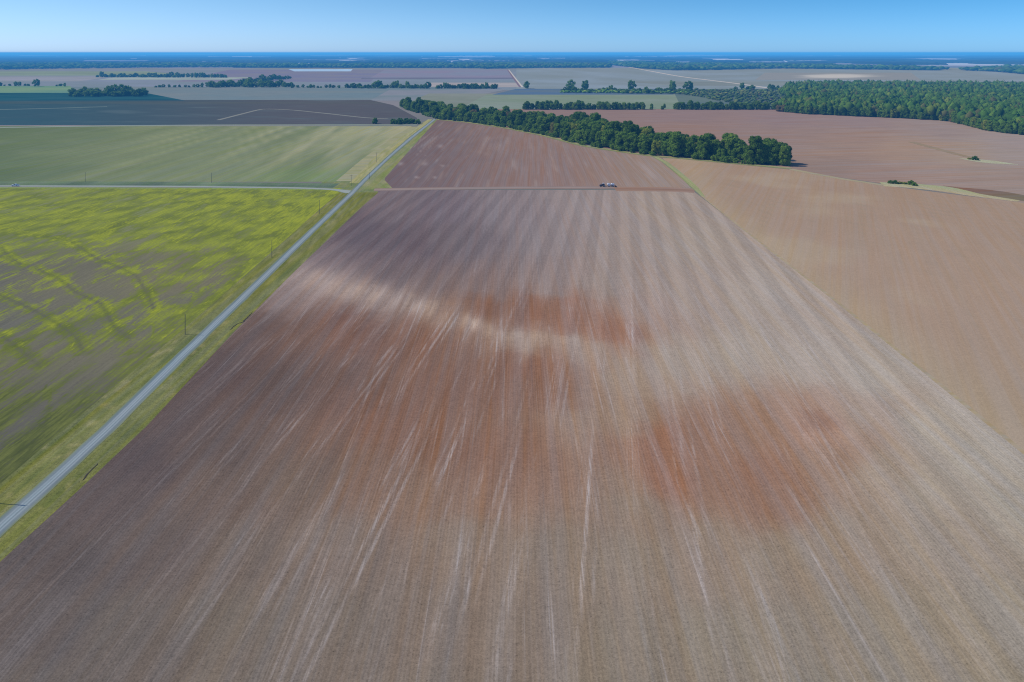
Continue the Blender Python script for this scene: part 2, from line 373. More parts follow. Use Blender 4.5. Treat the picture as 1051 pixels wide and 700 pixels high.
def weedy_material():
    t = NT('weedy_soil'); p = t.pos(); c = t.attr('Col'); mk = t.sep(t.attr('Mask')); B = R(0.5)
    n1 = t.noise(t.map(p, B, (1 / 6.0, 1 / 48.0, 0)), 1.0, 4, 0.62); n2 = t.noise(t.map(p, B, (1 / 1.5, 1 / 14.0, 0), (4, 9, 0)), 1.0, 4, 0.65)
    n3 = t.noise(t.map(p, R(12), (1 / 14.0, 1 / 26.0, 0), (14, 3, 0)), 1.0, 4, 0.6); sp = t.noise(p, 0.9, 4, 0.75)
    k = t.math('ADD', mk[0], t.math('MULTIPLY', t.math('SUBTRACT', n1, 0.5), 1.25))
    k = t.math('ADD', k, t.math('MULTIPLY', t.math('SUBTRACT', n2, 0.5), 0.55)); k = t.math('ADD', k, t.math('MULTIPLY', t.math('SUBTRACT', n3, 0.5), 0.8))
    k = t.math('ADD', k, t.math('MULTIPLY', t.math('SUBTRACT', sp, 0.5), 0.85))
    n4 = t.noise(t.map(p, B, (1 / 0.9, 1 / 110.0, 0), (24, 5, 0)), 1.0, 3, 0.65)
    k = t.math('ADD', k, t.math('MULTIPLY', t.math('SUBTRACT', n4, 0.5), 0.6))
    vn = t.noise(t.map(p, R(-4), (1 / 13.0, 1 / 50.0, 0), (44, 3, 0)), 1.0, 3, 0.55, 0.6)
    vein = t.ramp(t.math('ABSOLUTE', t.math('SUBTRACT', vn, 0.5)), 0.006, 0.04, 1.0, 0.0)
    k = t.math('ADD', k, t.math('MULTIPLY', vein, t.ramp(n3, .3, .6, 0.0, 0.28)))
    k = t.math('ADD', k, t.math('MULTIPLY', mk[1], t.ramp(n2, .35, .6, 0.12, 0.42)))
    ol = t.mix(t.ramp(n3, .35, .65), albedo((98, 110, 58), 330), albedo((128, 138, 64), 330))
    ye = t.mix(t.ramp(n2, .35, .65), albedo((130, 142, 58), 330), albedo((148, 154, 58), 330))
    near = t.ramp(t.sep(p)[1], 200.0, 345.0, 1.0, 0.0)
    ol = t.mix(near, ol, t.mix(t.ramp(n2, .35, .65), albedo((74, 84, 58), 270), albedo((96, 104, 66), 270)))
    ko = t.math('ADD', k, t.math('MULTIPLY', near, 0.20)); k = t.math('SUBTRACT', k, t.math('MULTIPLY', near, 0.10))
    cc = t.mix(t.math('MULTIPLY', t.ramp(ko, 0.16, 0.58), 0.95), c, ol); cc = t.mix(t.math('MULTIPLY', t.ramp(k, 0.55, 1.02), 0.72), cc, ye)
    cc = t.mix(t.math('MULTIPLY', mk[2], 0.45), cc, albedo((76, 88, 56), 330))
    f = t.math('ADD', 1.0, t.math('MULTIPLY', t.math('SUBTRACT', sp, 0.5), 0.6)); f = t.math('ADD', f, t.math('MULTIPLY', t.math('SUBTRACT', n2, 0.5), 0.35))
    f = t.math('ADD', f, t.math('MULTIPLY', t.math('SUBTRACT', n4, 0.5), 0.5))
    return t.out(t.scalecol(cc, f))
M_weed = weedy_material()
sheet('weedy_field', [(-480, 193.2), (-480, 600)], [(a, b) for a, b in VERGE_L if b < 600], 0.02, M_weed, weedy, y0=193.2, y1=600, ny=230, nx=330, mask=weedy_mask,
      label='weedy yellow green field with dark curving levees left of the gravel road', cat='field')

# ------------------------------------------------------------------ green field beyond the crossroad
def greenf(x, y, g):
    X, Y = g
    s = fbm2(X + 0.05 * Y, Y, 1 / 16.0, 1 / 400.0, 3.0, 2); b = fbm2(X, Y, 1 / 120.0, 1 / 160.0, 6.0, 4)
    c = mixc((104, 119, 98), (130, 140, 110), 0.5 + 0.45 * s + 0.12 * b)
    c = mixc(c, (154, 154, 128), 0.75 * sst(0.2, 1.0, 0.55 * s + 0.22 * b + 0.85 * sst(120, 420, x) * (1 - 0.6 * sst(150, 186, y))))
    c = mixc((92, 112, 92), c, sst(-60, 160, x + 0.5 * (y - 160) + 70 * b))
    c = mixc(c, (108, 134, 94), 0.5 * sst(168, 180, y) * sst(200, 330, x))
    c = mixc(c, (156, 150, 120), 0.8 * sst(375, 430, x) * (1 - sst(128, 150, y)))
    return c
M_green = soil('young_green_crop', ang=3.0, rows=2.5, row_amp=0.03, fine=0.10, speck=0.10, patch=0.08, broad=0.10)
sheet('green_field', [(-480, 129.5), (-480, 186.5)], [(424, 128.5), (404, 144), (378, 163), (350, 186.5)], 0.02, M_green, greenf, y0=129.5, y1=186.5, ny=60, nx=150,
      label='pale green streaked crop field behind the crossroad on the left', cat='field')

# ------------------------------------------------------------------ reddish field between road and tree belt
BELT_FRONT = [(409, 110.8), (430, 117.0), (447, 122.5), (480, 125.5), (520, 131.5), (560, 139.5), (600, 150), (640, 156), (672, 160.5), (700, 162.5), (740, 166.5), (812, 173)]
def redf(x, y, g):
    s = fbm2(g[0] - 0.02 * g[1], g[1], 1 / 5.0, 1 / 200.0, 3.0, 3); b = fbm(g[0], g[1], 1 / 60.0, 9.0)
    c = mixc((112, 92, 104), (140, 108, 106), sst(400, 560, x + 12 * b)); c = mixc(c, (152, 124, 112), sst(560, 690, x))
    c = mixc(c, (160, 140, 138), 0.4 * sst(0.15, 0.7, s))
    for (qx, qy, r, k) in ((436, 168, 3, .45), (428, 182, 2, .8), (446, 182, 2, .6), (411, 168, 3, .6), (452, 150, 3, .5), (454, 170, 1.5, .7)):
        c = mixc(c, (180, 166, 170), .7 * k * math.exp(-((x - qx) / r) ** 2 - ((y - qy) / (r * .6)) ** 2))
    return dull(c, 0.66)
M_red = soil('red_tilled_soil', ang=1.7, rows=2.0, row_amp=0.03, fine=0.11, speck=0.10, patch=0.05, broad=0.09)
sheet('red_field', [(447, 122.5), (384, 193)], BELT_FRONT[2:9] + [(712, 193)], 0.02, M_red, redf, y0=122.6, y1=192.8, ny=70, nx=110,
      label='reddish brown tilled field between the gravel road and the tree belt', cat='field')

# ------------------------------------------------------------------ fields on the right
RIGHT_TOP = [(672, 160.5), (700, 162.5), (740, 167.5), (812, 174), (862, 183.5), (915, 191.5), (975, 199), (1051, 208.5), (1480, 262)]
def tanf(x, y, g):
    s = fbm2(g[0] - 0.45 * g[1], g[1] + 0.45 * g[0], 1 / 8.0, 1 / 220.0, 3.0, 4); b = fbm(g[0], g[1], 1 / 90.0, 9.0)
    c = mixc((160, 130, 114), (164, 134, 117), sst(190, 300, y)); c = mixc(c, (160, 136, 119), sst(300, 430, y))
    c = mixc(c, (150, 130, 114), 0.5 * sst(0.0, 0.8, s)); c = mixc(c, (170, 148, 126), 0.5 * sst(0.1, 0.6, b))
    c = mixc(c, (168, 128, 110), 0.6 * math.exp(-((x - 705) / 22) ** 2 - ((y - 172) / 8) ** 2))
    e = x - np.interp(y, [q[1] for q in FIELD_R], [q[0] for q in FIELD_R])
    c = mixc(c, (170, 146, 118), 0.55 * math.exp(-(e / (0.12 * y)) ** 2))
    return dull(c, 0.68)
M_tan = soil('tan_tilled_soil', ang=24.0, rows=2.4, row_amp=0.0, fine=0.06, speck=0.17, patch=0.05, broad=0.022, satv=0.10, drift=0.35)
sheet('tan_field', [(680, 162.5), (712, 195), (860, 311), (950, 383), (1051, 465), (1420, 770)],
      sorted(RIGHT_TOP[1:], key=lambda q: q[1]) + [(1500, 770)], 0.04, M_tan, tanf, y0=162.6, y1=765, ny=150, nx=100,
      label='bare tan field to the right of the large tilled field', cat='field')

BACK = Anchors([(600,118,(132,112,114)),(700,118,(134,114,118)),(800,120,(136,116,120)),(880,124,(138,120,124)),(960,130,(142,126,126)),(1040,145,(146,132,132)),
 (700,135,(142,114,106)),(800,140,(140,118,114)),(880,140,(146,120,110)),(930,152,(154,128,112)),(990,160,(152,132,118)),(850,155,(146,122,112)),(1040,160,(148,134,130)),
 (850,172,(136,116,110)),(900,180,(146,122,114)),(960,178,(148,126,118)),(1040,182,(146,126,118)),(1100,200,(146,128,118)),(1300,160,(146,132,126)),(1300,220,(146,128,118))], pw=1.8, warp=5, ky=3.0)
M_back = soil('brown_tilled_soil', ang=80.0, rows=3.0, row_amp=0.0, fine=0.06, speck=0.08, patch=0.10, broad=0.12)
sheet('brown_field', [(430, 111.5), (500, 128), (672, 162), (812, 175), (1051, 209), (1480, 263)], [(1500, 111.5), (1500, 263)], 0.01, M_back, BACK,
      y0=112.0, y1=262, ny=80, nx=90, label='wide brown field between the tree belt and the wood on the right', cat='field')

# ------------------------------------------------------------------ plain far fields: (name, left/right bounds by row, colour, label)
M_far = soil('far_field_soil', ang=85.0, rows=6.0, row_amp=0.0, fine=0.05, speck=0.04, patch=0.12, broad=0.14, length=120)
QN = [0]
def quad(name, x0t, x1t, yt, x0b, x1b, yb, z, c, label, c2=None, ny=8, nx=24):
    QN[0] += 1; z = z + QN[0] * 0.0011
    def fn(x, y, g):
        b = fbm2(g[0], g[1], 1 / 260.0, 1 / 120.0, z * 100, 4)
        q_ = mixc(c, c2 or tuple(q * 0.93 for q in c), 0.5 + 1.1 * b)
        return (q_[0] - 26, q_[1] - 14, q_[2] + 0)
    return sheet(name, [(x0t, yt), (x0b, yb)], [(x1t, yt), (x1b, yb)], z, M_far, fn, y0=yt, y1=yb, ny=ny, nx=nx, label=label, cat='field')
W0, W1 = -480, 1540
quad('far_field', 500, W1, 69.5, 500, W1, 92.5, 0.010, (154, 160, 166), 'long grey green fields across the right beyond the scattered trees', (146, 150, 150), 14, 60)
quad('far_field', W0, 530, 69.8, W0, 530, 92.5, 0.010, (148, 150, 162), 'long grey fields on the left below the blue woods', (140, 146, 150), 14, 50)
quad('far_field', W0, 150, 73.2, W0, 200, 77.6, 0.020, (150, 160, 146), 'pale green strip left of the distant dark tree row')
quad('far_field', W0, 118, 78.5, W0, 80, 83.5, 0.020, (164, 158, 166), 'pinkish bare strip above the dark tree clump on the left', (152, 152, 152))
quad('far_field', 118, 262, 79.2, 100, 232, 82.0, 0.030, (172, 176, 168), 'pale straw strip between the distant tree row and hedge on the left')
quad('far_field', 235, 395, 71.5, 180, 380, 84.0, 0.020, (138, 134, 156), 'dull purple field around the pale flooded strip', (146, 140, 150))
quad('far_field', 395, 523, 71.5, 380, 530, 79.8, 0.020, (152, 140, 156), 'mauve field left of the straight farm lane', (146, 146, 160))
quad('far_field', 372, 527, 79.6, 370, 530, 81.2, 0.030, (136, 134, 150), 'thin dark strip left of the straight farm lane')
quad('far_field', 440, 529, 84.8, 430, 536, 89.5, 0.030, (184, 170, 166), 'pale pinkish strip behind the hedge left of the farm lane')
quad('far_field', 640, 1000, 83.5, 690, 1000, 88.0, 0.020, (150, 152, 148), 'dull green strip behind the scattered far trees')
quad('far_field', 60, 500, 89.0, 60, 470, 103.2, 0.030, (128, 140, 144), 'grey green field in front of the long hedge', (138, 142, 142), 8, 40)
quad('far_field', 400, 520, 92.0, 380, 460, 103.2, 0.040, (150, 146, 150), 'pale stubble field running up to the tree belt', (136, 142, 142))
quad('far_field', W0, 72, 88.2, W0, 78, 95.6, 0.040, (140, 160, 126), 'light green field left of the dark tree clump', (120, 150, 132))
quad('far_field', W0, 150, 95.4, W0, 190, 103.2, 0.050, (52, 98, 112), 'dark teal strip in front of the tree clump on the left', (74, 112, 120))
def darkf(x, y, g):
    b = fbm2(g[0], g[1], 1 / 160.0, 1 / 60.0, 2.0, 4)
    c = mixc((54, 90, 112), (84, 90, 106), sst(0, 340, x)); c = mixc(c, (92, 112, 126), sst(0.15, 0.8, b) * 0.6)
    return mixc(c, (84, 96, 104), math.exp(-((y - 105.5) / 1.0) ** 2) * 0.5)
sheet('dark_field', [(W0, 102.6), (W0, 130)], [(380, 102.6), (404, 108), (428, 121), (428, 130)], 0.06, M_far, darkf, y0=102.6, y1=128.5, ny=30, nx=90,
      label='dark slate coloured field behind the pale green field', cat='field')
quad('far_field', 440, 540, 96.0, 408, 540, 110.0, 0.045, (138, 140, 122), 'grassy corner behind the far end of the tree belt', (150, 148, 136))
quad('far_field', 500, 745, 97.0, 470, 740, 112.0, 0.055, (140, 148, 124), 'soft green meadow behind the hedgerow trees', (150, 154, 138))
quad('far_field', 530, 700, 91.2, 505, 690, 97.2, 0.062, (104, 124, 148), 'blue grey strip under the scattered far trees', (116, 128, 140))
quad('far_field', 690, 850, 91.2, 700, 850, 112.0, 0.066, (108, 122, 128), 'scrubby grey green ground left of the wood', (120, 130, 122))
quad('far_field', 296, 362, 71.0, 302, 360, 73.2, 0.034, (186, 206, 224), 'pale flooded strip in the far purple field', (170, 192, 214), 3)

# ------------------------------------------------------------------ verges, roads, tracks
M_grass = soil('verge_grass', ang=1.0, rows=1.5, row_amp=0.0, fine=0.12, speck=0.36, patch=0.10, broad=0.12)
M_road = soil('road_gravel', ang=1.5, rows=2.0, row_amp=0.0, fine=0.05, speck=0.07, patch=0.03, broad=0.03)
def vergec(x, y, g):
    s = fbm2(g[0], g[1], 1 / 2.2, 1 / 14.0, 5.0, 4); b = fbm2(g[0], g[1], 1 / 5.0, 1 / 60.0, 15.0, 3)
    c = mixc((96, 104, 60), (126, 128, 76), 0.5 + 0.6 * s); c = mixc(c, (88, 100, 60), sst(0.1, 0.7, b) * 0.7)
    return mixc(c, (150, 140, 96), 0.5 * sst(0.25, 0.7, fbm(g[0], g[1], 1 / 6.0, 22.0)))
ROADY = [q for q in ROAD if q[1] > 190]
sheet('grass_verge', VERGE_L[:-1] , [(a + 2, b) for a, b in ROADY] + [(362, 193.5), (-260, 790)], 0.03, M_grass, vergec, y0=197, y1=640, ny=150, nx=16,
      label='grass verge on the left side of the gravel road', cat='verge')
sheet('grass_verge', [(a - 2, b) for a, b in ROADY] + [(-260, 790)], [(a + 1.0, b) for a, b in FIELD_L], 0.055, M_grass, vergec, y0=197.5, y1=700, ny=150, nx=12,
      label='ragged grass verge between the gravel road and the bare field', cat='verge')
def verge_far(x, y, g):
    s = fbm2(g[0], g[1], 1 / 3.0, 1 / 30.0, 5.0, 3)
    return mixc((136, 140, 100), (158, 154, 118), 0.5 + s)
sheet('grass_verge', [(358, 188), (360, 186.5), (389, 157), (419, 136), (430, 128.5), (440, 122)], [(366, 193), (372, 186), (400, 160), (424, 140), (446, 122)], 0.03, M_grass, verge_far, y0=122.5, y1=188, ny=40, nx=6,
      label='yellowish grass verge beside the road north of the junction', cat='verge')
sheet('grass_verge', [(330, 184), (330, 199)], [(392, 184), (388, 199)], 0.015, M_grass, lambda x, y, g: mixc((104, 120, 88), (128, 132, 98), 0.5 + fbm(g[0], g[1], .08)), ny=12, nx=20,
      label='grassy ground around the road junction', cat='verge')
sheet('soil_strip', [(344, 186.5), (372, 163), (402, 142), (424, 128.5)], [(360, 186.5), (390, 157), (420, 136), (430, 128.5)], 0.028, M_far, lambda x, y, g: mixc((150, 148, 124), (138, 142, 112), 0.5 + fbm(g[0], g[1], .05)), y0=130, y1=186, ny=30, nx=5,
      label='pale bare strip along the edge of the green field', cat='field edge')
sheet('grass_verge', [(366, 194.5), (374, 185), (390, 170), (446, 122.5)], [(404, 194.5), (394, 184), (408, 168), (449, 122.5)], 0.032, M_grass, lambda x, y, g: mixc((112, 128, 84), (140, 138, 104), 0.5 + fbm(g[0], g[1], .08)), y0=123, y1=194.5, ny=30, nx=5,
      label='green grass corner right of the road junction', cat='verge')
def roadc(u, s):
    n = noise.noise(Vector((u * 2, s * 0.05, 1.0)))
    c = mixc((100, 117, 130), (136, 150, 164), math.exp(-((u + 0.30) / 0.16) ** 2) + math.exp(-((u - 0.34) / 0.13) ** 2))
    c = mixc(c, (150, 164, 178), 0.85 * math.exp(-((u - 0.02) / 0.10) ** 2))
    c = mixc(c, (112, 124, 100), sst(0.62, 1.0, abs(u)))
    return mixc(c, (170, 178, 184), 0.25 * max(0, n))
ribbon('gravel_road', ROAD, lambda t: 5.2 + 1.7 * sst(.55, .75, t), 0.085, M_road, roadc, 'straight blue grey gravel road running past the fields', 'road', n=260)
def crossc(u, s): return mixc((142, 152, 156), (112, 128, 122), sst(0.6, 1.0, abs(u)))
ribbon('crossroad', [(-480, 190.8), (0, 190.9), (186, 191.4), (300, 192.8), (345, 194.2), (361, 197.5)], lambda t: 6.5 + 5 * sst(0.97, 1.0, t), 0.075, M_road, crossc, 'grey gravel crossroad behind the weedy field on the left', 'road', n=120)
def ditchc(u, s): return mixc((84, 106, 98), (112, 134, 108), 0.5 + fbm(s, u, .02) - 0.4 * math.exp(-((u - .3) / .3) ** 2))
ribbon('grass_verge', [(-480, 188.0), (0, 188.2), (200, 188.8), (345, 190.6)], 20.0, 0.04, M_grass, ditchc, 'dull green verge and ditch beyond the crossroad', 'verge', n=100)
ribbon('grass_verge', [(-480, 192.6), (0, 192.7), (200, 193.2), (335, 194.6)], 5.0, 0.035, M_grass, lambda u, s: (122, 142, 84), 'narrow green verge between the crossroad and the weedy field', 'verge', n=100)
ribbon('headland', [(384, 194.8), (430, 193.8), (520, 192.8), (632, 192.4)], 11.0, 0.062, M_far, lambda u, s: mixc((142, 128, 128), (130, 115, 117), abs(u)), 'pale headland track along the top of the bare field', 'track', n=60)
ribbon('turned_soil', [(631, 194.0), (660, 194.0), (690, 194.6), (713, 195.8)], 19.0, 0.066, M_far, lambda u, s: mixc((132, 106, 98), (146, 122, 114), abs(u)), 'dark freshly turned soil behind the seeder', 'soil', n=40)
ribbon('grass_strip', [(670, 159.8), (682, 166), (693, 174.5), (704, 184), (715, 194.5), (722, 202)], lambda t: 6.0 - 3.0 * sst(.8, 1, t), 0.07, M_grass, lambda u, s: mixc((142, 148, 112), (118, 130, 100), sst(.3, 1, u)), 'bright green grass strip at the right end of the red field', 'grass strip', n=60)
ribbon('grass_strip', [(720, 201), (760, 233), (860, 310.5), (950, 382.5), (1051, 464.5), (1420, 769)], 1.5, 0.072, M_far, lambda u, s: (154, 140, 118), 'thin straw coloured edge between the bare field and the tan field', 'grass strip', n=160)
ribbon('grass_strip', BELT_FRONT[2:], 10.0, 0.074, M_grass, lambda u, s: mixc((150, 150, 112), (110, 122, 92), .5 + .5 * u), 'pale grass margin along the foot of the tree belt', 'grass strip', n=100)
ribbon('dirt_track', [(224, 123.2), (250, 116.5), (270, 111.5), (300, 112.8), (340, 117), (377, 121.2), (398, 122)], 7.0, 0.075, M_far, lambda u, s: (124, 130, 134), 'pale track crossing the dark field', 'track', n=50)
ribbon('dirt_track', [(-480, 131.8), (0, 131), (100, 129.4), (200, 128.4), (428, 128.2)], 14.0, 0.078, M_far, lambda u, s: (132, 146, 142), 'pale track along the far edge of the green field', 'track', n=60)
ribbon('dirt_track', [(-480, 113.5), (0, 112.6), (40, 111.6), (110, 109.5)], 12.0, 0.079, M_far, lambda u, s: (104, 128, 136), 'faint track on the left of the dark field', 'track', n=50)
ribbon('farm_lane', [(521.5, 71.5), (527, 79), (535, 89.5)], 14.0, 0.08, M_far, lambda u, s: (116, 108, 134) if u > -.1 else (176, 176, 178), 'straight far lane running towards the horizon', 'track', n=50)
ribbon('dirt_track', [(622, 64.5), (700, 79), (760, 86), (800, 92)], 18.0, 0.081, M_far, lambda u, s: (176, 172, 176), 'thin pale track across the far grey fields', 'track', n=50)
def palec(x, y, g):
    n = fbm2(g[0], g[1], 1 / 200.0, 1 / 200.0, 3.3, 3)
    return mixc((130, 138, 150), (176, 174, 176), sst(.3, .8, math.exp(-(((x - 860) / 50) ** 2 + ((y - 78.2) / 2.5) ** 2)) + .18 * n))
sheet('far_field', [(785, 74.6), (775, 82)], [(935, 74.6), (945, 82)], 0.11, M_far, palec, ny=14, nx=60, label='pale bare patch behind the wood on the right', cat='field')
ribbon('grass_strip', [(812, 173.8), (862, 183.3), (908, 190.2)], 7.0, 0.071, M_far, lambda u, s: (150, 142, 122), 'faint pale margin between the tan field and the brown field', 'grass strip', n=50)
# ditch with its pale banks on the right, and its twin further back
ribbon('ditch_bank', [(905, 189.2), (935, 190.6), (965, 193.5), (1010, 200.5), (1048, 205.5)], lambda t: 26 - 14 * abs(t - .4), 0.07, M_grass, lambda u, s: mixc((150, 158, 124), (164, 152, 128), .5 + .5 * u), 'pale grassy bank of the ditch on the right', 'bank', n=60)
ribbon('ditch', [(968, 190.6), (985, 193), (1010, 196.5), (1051, 203.5), (1200, 224)], lambda t: 30 * (1 - .5 * t) * sst(0, .30, t) + 1, 0.076, M_far, lambda u, s: mixc((124, 96, 88), (112, 104, 92), sst(20, 60, s)), 'dark brown ditch along the far edge of the tan field', 'ditch', n=60)
ribbon('ditch_bank', [(985, 162.5), (1003, 164.6), (1020, 166.6), (1045, 169)], lambda t: 22 * math.sin(math.pi * min(max(t, .05), .95)), 0.07, M_grass, lambda u, s: (162, 164, 142), 'pale grass streak around the small far shrub', 'bank', n=40)
ribbon('dirt_track', [(935, 145.5), (955, 151), (985, 159), (1003, 163)], 9.0, 0.064, M_far, lambda u, s: (138, 124, 110), 'faint curved line across the brown field', 'track', n=40)
# cuts in the right-hand verge: dark strips, their shade put into the soil colour
M_cut_shade = flat('shaded_cut_soil', (0.085, 0.072, 0.052), 1, 0, 0, .4)
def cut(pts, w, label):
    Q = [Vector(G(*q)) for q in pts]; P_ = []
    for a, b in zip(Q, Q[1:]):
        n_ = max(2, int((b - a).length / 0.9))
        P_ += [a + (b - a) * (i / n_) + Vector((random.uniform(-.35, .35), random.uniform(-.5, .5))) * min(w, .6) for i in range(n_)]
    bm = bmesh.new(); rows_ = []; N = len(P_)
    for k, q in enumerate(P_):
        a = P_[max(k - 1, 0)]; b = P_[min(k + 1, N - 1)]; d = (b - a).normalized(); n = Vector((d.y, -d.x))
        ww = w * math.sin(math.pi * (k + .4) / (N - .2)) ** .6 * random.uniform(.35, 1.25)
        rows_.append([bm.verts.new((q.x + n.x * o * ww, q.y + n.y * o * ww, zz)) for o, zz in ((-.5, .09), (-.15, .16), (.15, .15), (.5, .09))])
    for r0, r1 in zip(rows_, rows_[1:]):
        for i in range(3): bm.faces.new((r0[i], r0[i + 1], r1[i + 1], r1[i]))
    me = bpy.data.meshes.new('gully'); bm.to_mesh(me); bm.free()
    tag(link('gully', me, M_cut_shade), label, 'gully', None, 'structure')
cut([(236, 339), (243, 333), (250, 330), (255, 325), (260, 319.5)], 0.8, 'dark strip for a shaded gully at the field corner beside the road')
cut([(84, 494), (90, 487), (97, 480), (103, 474)], 0.5, 'short dark strip for a shaded gully in the verge beside the road')

# ================================================================== WOODS AND TREES
def leafmat(name, c, c2, sat=0.42):
    t = NT(name); p = t.pos(); oi = t.n('ShaderNodeObjectInfo')
    f = t.noise(p, 0.45, 3, 0.6); f2 = t.noise(p, 2.2, 2, 0.6)
    k = t.math('ADD', t.math('MULTIPLY', f, 0.9), t.math('MULTIPLY', t.math('SUBTRACT', oi.outputs['Random'], 0.5), 0.8))
    cc = t.mix(t.ramp(k, 0.15, 0.85), c, c2)
    cc = t.scalecol(cc, t.math('ADD', 0.55, t.math('MULTIPLY', f2, 0.9)))
    b = t.n('ShaderNodeBsdfDiffuse'); t.put(b.inputs[0], cc)
    tr = t.n('ShaderNodeBsdfTranslucent'); t.put(tr.inputs[0], cc)
    mx = t.n('ShaderNodeMixShader'); mx.inputs[0].default_value = sat
    t.t.links.new(b.outputs[0], mx.inputs[1]); t.t.links.new(tr.outputs[0], mx.inputs[2])
    o = t.n('ShaderNodeOutputMaterial'); t.t.links.new(mx.outputs[0], o.inputs['Surface']); return t.m
L_dark = leafmat('dark_foliage', (0.121, 0.211, 0.028), (0.201, 0.320, 0.039))
L_mid = leafmat('green_foliage', (0.172, 0.288, 0.036), (0.270, 0.384, 0.047))
L_olive = leafmat('olive_foliage', (0.299, 0.352, 0.044), (0.380, 0.410, 0.055))
L_rust = leafmat('rusty_foliage', (0.297, 0.209, 0.073), (0.264, 0.248, 0.063))
M_bark = flat('bark', (0.10, 0.08, 0.065), 1, 0, 0, .3, 1.0)

def ico(sub):
    bm = bmesh.new(); bmesh.ops.create_icosphere(bm, subdivisions=sub, radius=1.0)
    bm.verts.ensure_lookup_table(); v = np.array([q.co[:] for q in bm.verts]); f = np.array([[q.index for q in a.verts] for a in bm.faces]); bm.free(); return v, f
ICO1, ICO2 = ico(1), ico(2)

def crown_mesh(name, rng, h, rad, base, nl=16, per=150, leaf=0.75, top=0.55):
    """leaf-clump quads spread over many overlapping lobes, with dark cores inside them"""
    lobes = []
    for k in range(nl):
        zf = k / (nl - 1)                                   # bottom to top
        prof = (0.80 + 0.20 * zf / .35) if zf < .35 else math.sqrt(max(0.0, 1 - ((zf - .35) / .75) ** 2))
        a = k * 2.4 + rng.uniform(-.7, .7); rr = rad * prof * math.sqrt(rng.uniform(0.12, 1)) * 0.76
        r = rad * rng.uniform(0.25, 0.47) * (1 - 0.22 * zf)
        z = base + r * .7 + zf * (h - base - r * 1.6)
        lobes.append((np.array((rr * math.cos(a), rr * math.sin(a), z)), r, rng.uniform(.75, .95)))
    V = []; F3 = []; C = 0
    vs = []; fs = []; nv = 0
    for c, r, sq in lobes:                      # cores
        v = ICO1[0] * (1 + 0.15 * rng.uniform(-1, 1, (len(ICO1[0]), 1))) * r * 0.74; v = v * (1, 1, sq) + c
        vs.append(v); f = ICO1[1]; fs.append(np.column_stack([f, f[:, 2]]) + nv); nv += len(v)
    for c, r, sq in lobes:
        n = rng.normal(size=(per, 3)); n /= np.linalg.norm(n, axis=1)[:, None]
        p = c + n * (1, 1, sq) * r * rng.uniform(0.78, 1.12, (per, 1))
        keep = np.ones(per, bool)
        for c2, r2, s2 in lobes:
            if c2 is c: continue
            keep &= np.linalg.norm((p - c2) / (1, 1, s2), axis=1) > r2 * 0.72
        p, n = p[keep], n[keep]
        m = len(p)
        if not m: continue
        nn = n + rng.normal(scale=0.55, size=(m, 3)); nn /= np.linalg.norm(nn, axis=1)[:, None]
        t = np.cross(nn, rng.normal(size=(m, 3))); t /= np.linalg.norm(t, axis=1)[:, None]; b = np.cross(nn, t)
        s = leaf * rng.uniform(0.5, 1.25, (m, 1)); e = rng.uniform(.5, 1.0, (m, 1))
        q = np.stack([p - t * s - b * s * e * .4, p + t * s * .2 - b * s * e, p + t * s + b * s * .3 * e, p - t * s * .2 + b * s * e], 1).reshape(-1, 3)
        vs.append(q); fs.append(np.arange(4 * m).reshape(m, 4) + nv); nv += 4 * m
    vs = np.concatenate(vs); fs = np.concatenate(fs)
    # triangles of the cores are stored as degenerate quads: split them apart
    me = bpy.data.meshes.new(name)
    polys = [tuple(f[:3]) if f[2] == f[3] else tuple(f) for f in fs]
    me.from_pydata([tuple(v) for v in vs], [], polys); me.update()
    return me

def tube(bm, pts, radii, n=7, cap=True):
    rings = []
    for k, (p, r) in enumerate(zip(pts, radii)):
        a = Vector(pts[max(k - 1, 0)]); b = Vector(pts[min(k + 1, len(pts) - 1)]); d = (b - a).normalized()
        u = d.cross(Vector((0.3, 1, 0.1)) if abs(d.y) < .9 else Vector((1, 0.2, 0))).normalized(); w = d.cross(u)
        rings.append([bm.verts.new(Vector(p) + (u * math.cos(2 * math.pi * i / n) + w * math.sin(2 * math.pi * i / n)) * r) for i in range(n)])
    for r0, r1 in zip(rings, rings[1:]):
        for i in range(n): bm.faces.new((r0[i], r0[(i + 1) % n], r1[(i + 1) % n], r1[i]))
    if cap:
        bm.faces.new(rings[0][::-1]); bm.faces.new(rings[-1])

def trunk_mesh(rng, h, rad, base):
    bm = bmesh.new(); top = Vector((rng.uniform(-.5, .5), rng.uniform(-.5, .5), h * .72))
    tube(bm, [(0, 0, -.2), (0, 0, .5), (top.x * .4, top.y * .4, base + 1), (top.x, top.y, top.z)], [.62, .42, .33, .10])
    for k in range(6):
        a = k * 1.1 + rng.uniform(0, .6); z0 = base + .2 + k * (h * .08); l = rad * rng.uniform(.5, .8)
        tube(bm, [(0, 0, z0), (l * .5 * math.cos(a), l * .5 * math.sin(a), z0 + l * .35), (l * math.cos(a), l * math.sin(a), z0 + l * .8)], [.2, .14, .05], 5)
    me = bpy.data.meshes.new('trunk'); bm.to_mesh(me); bm.free(); me.materials.append(M_bark); return me

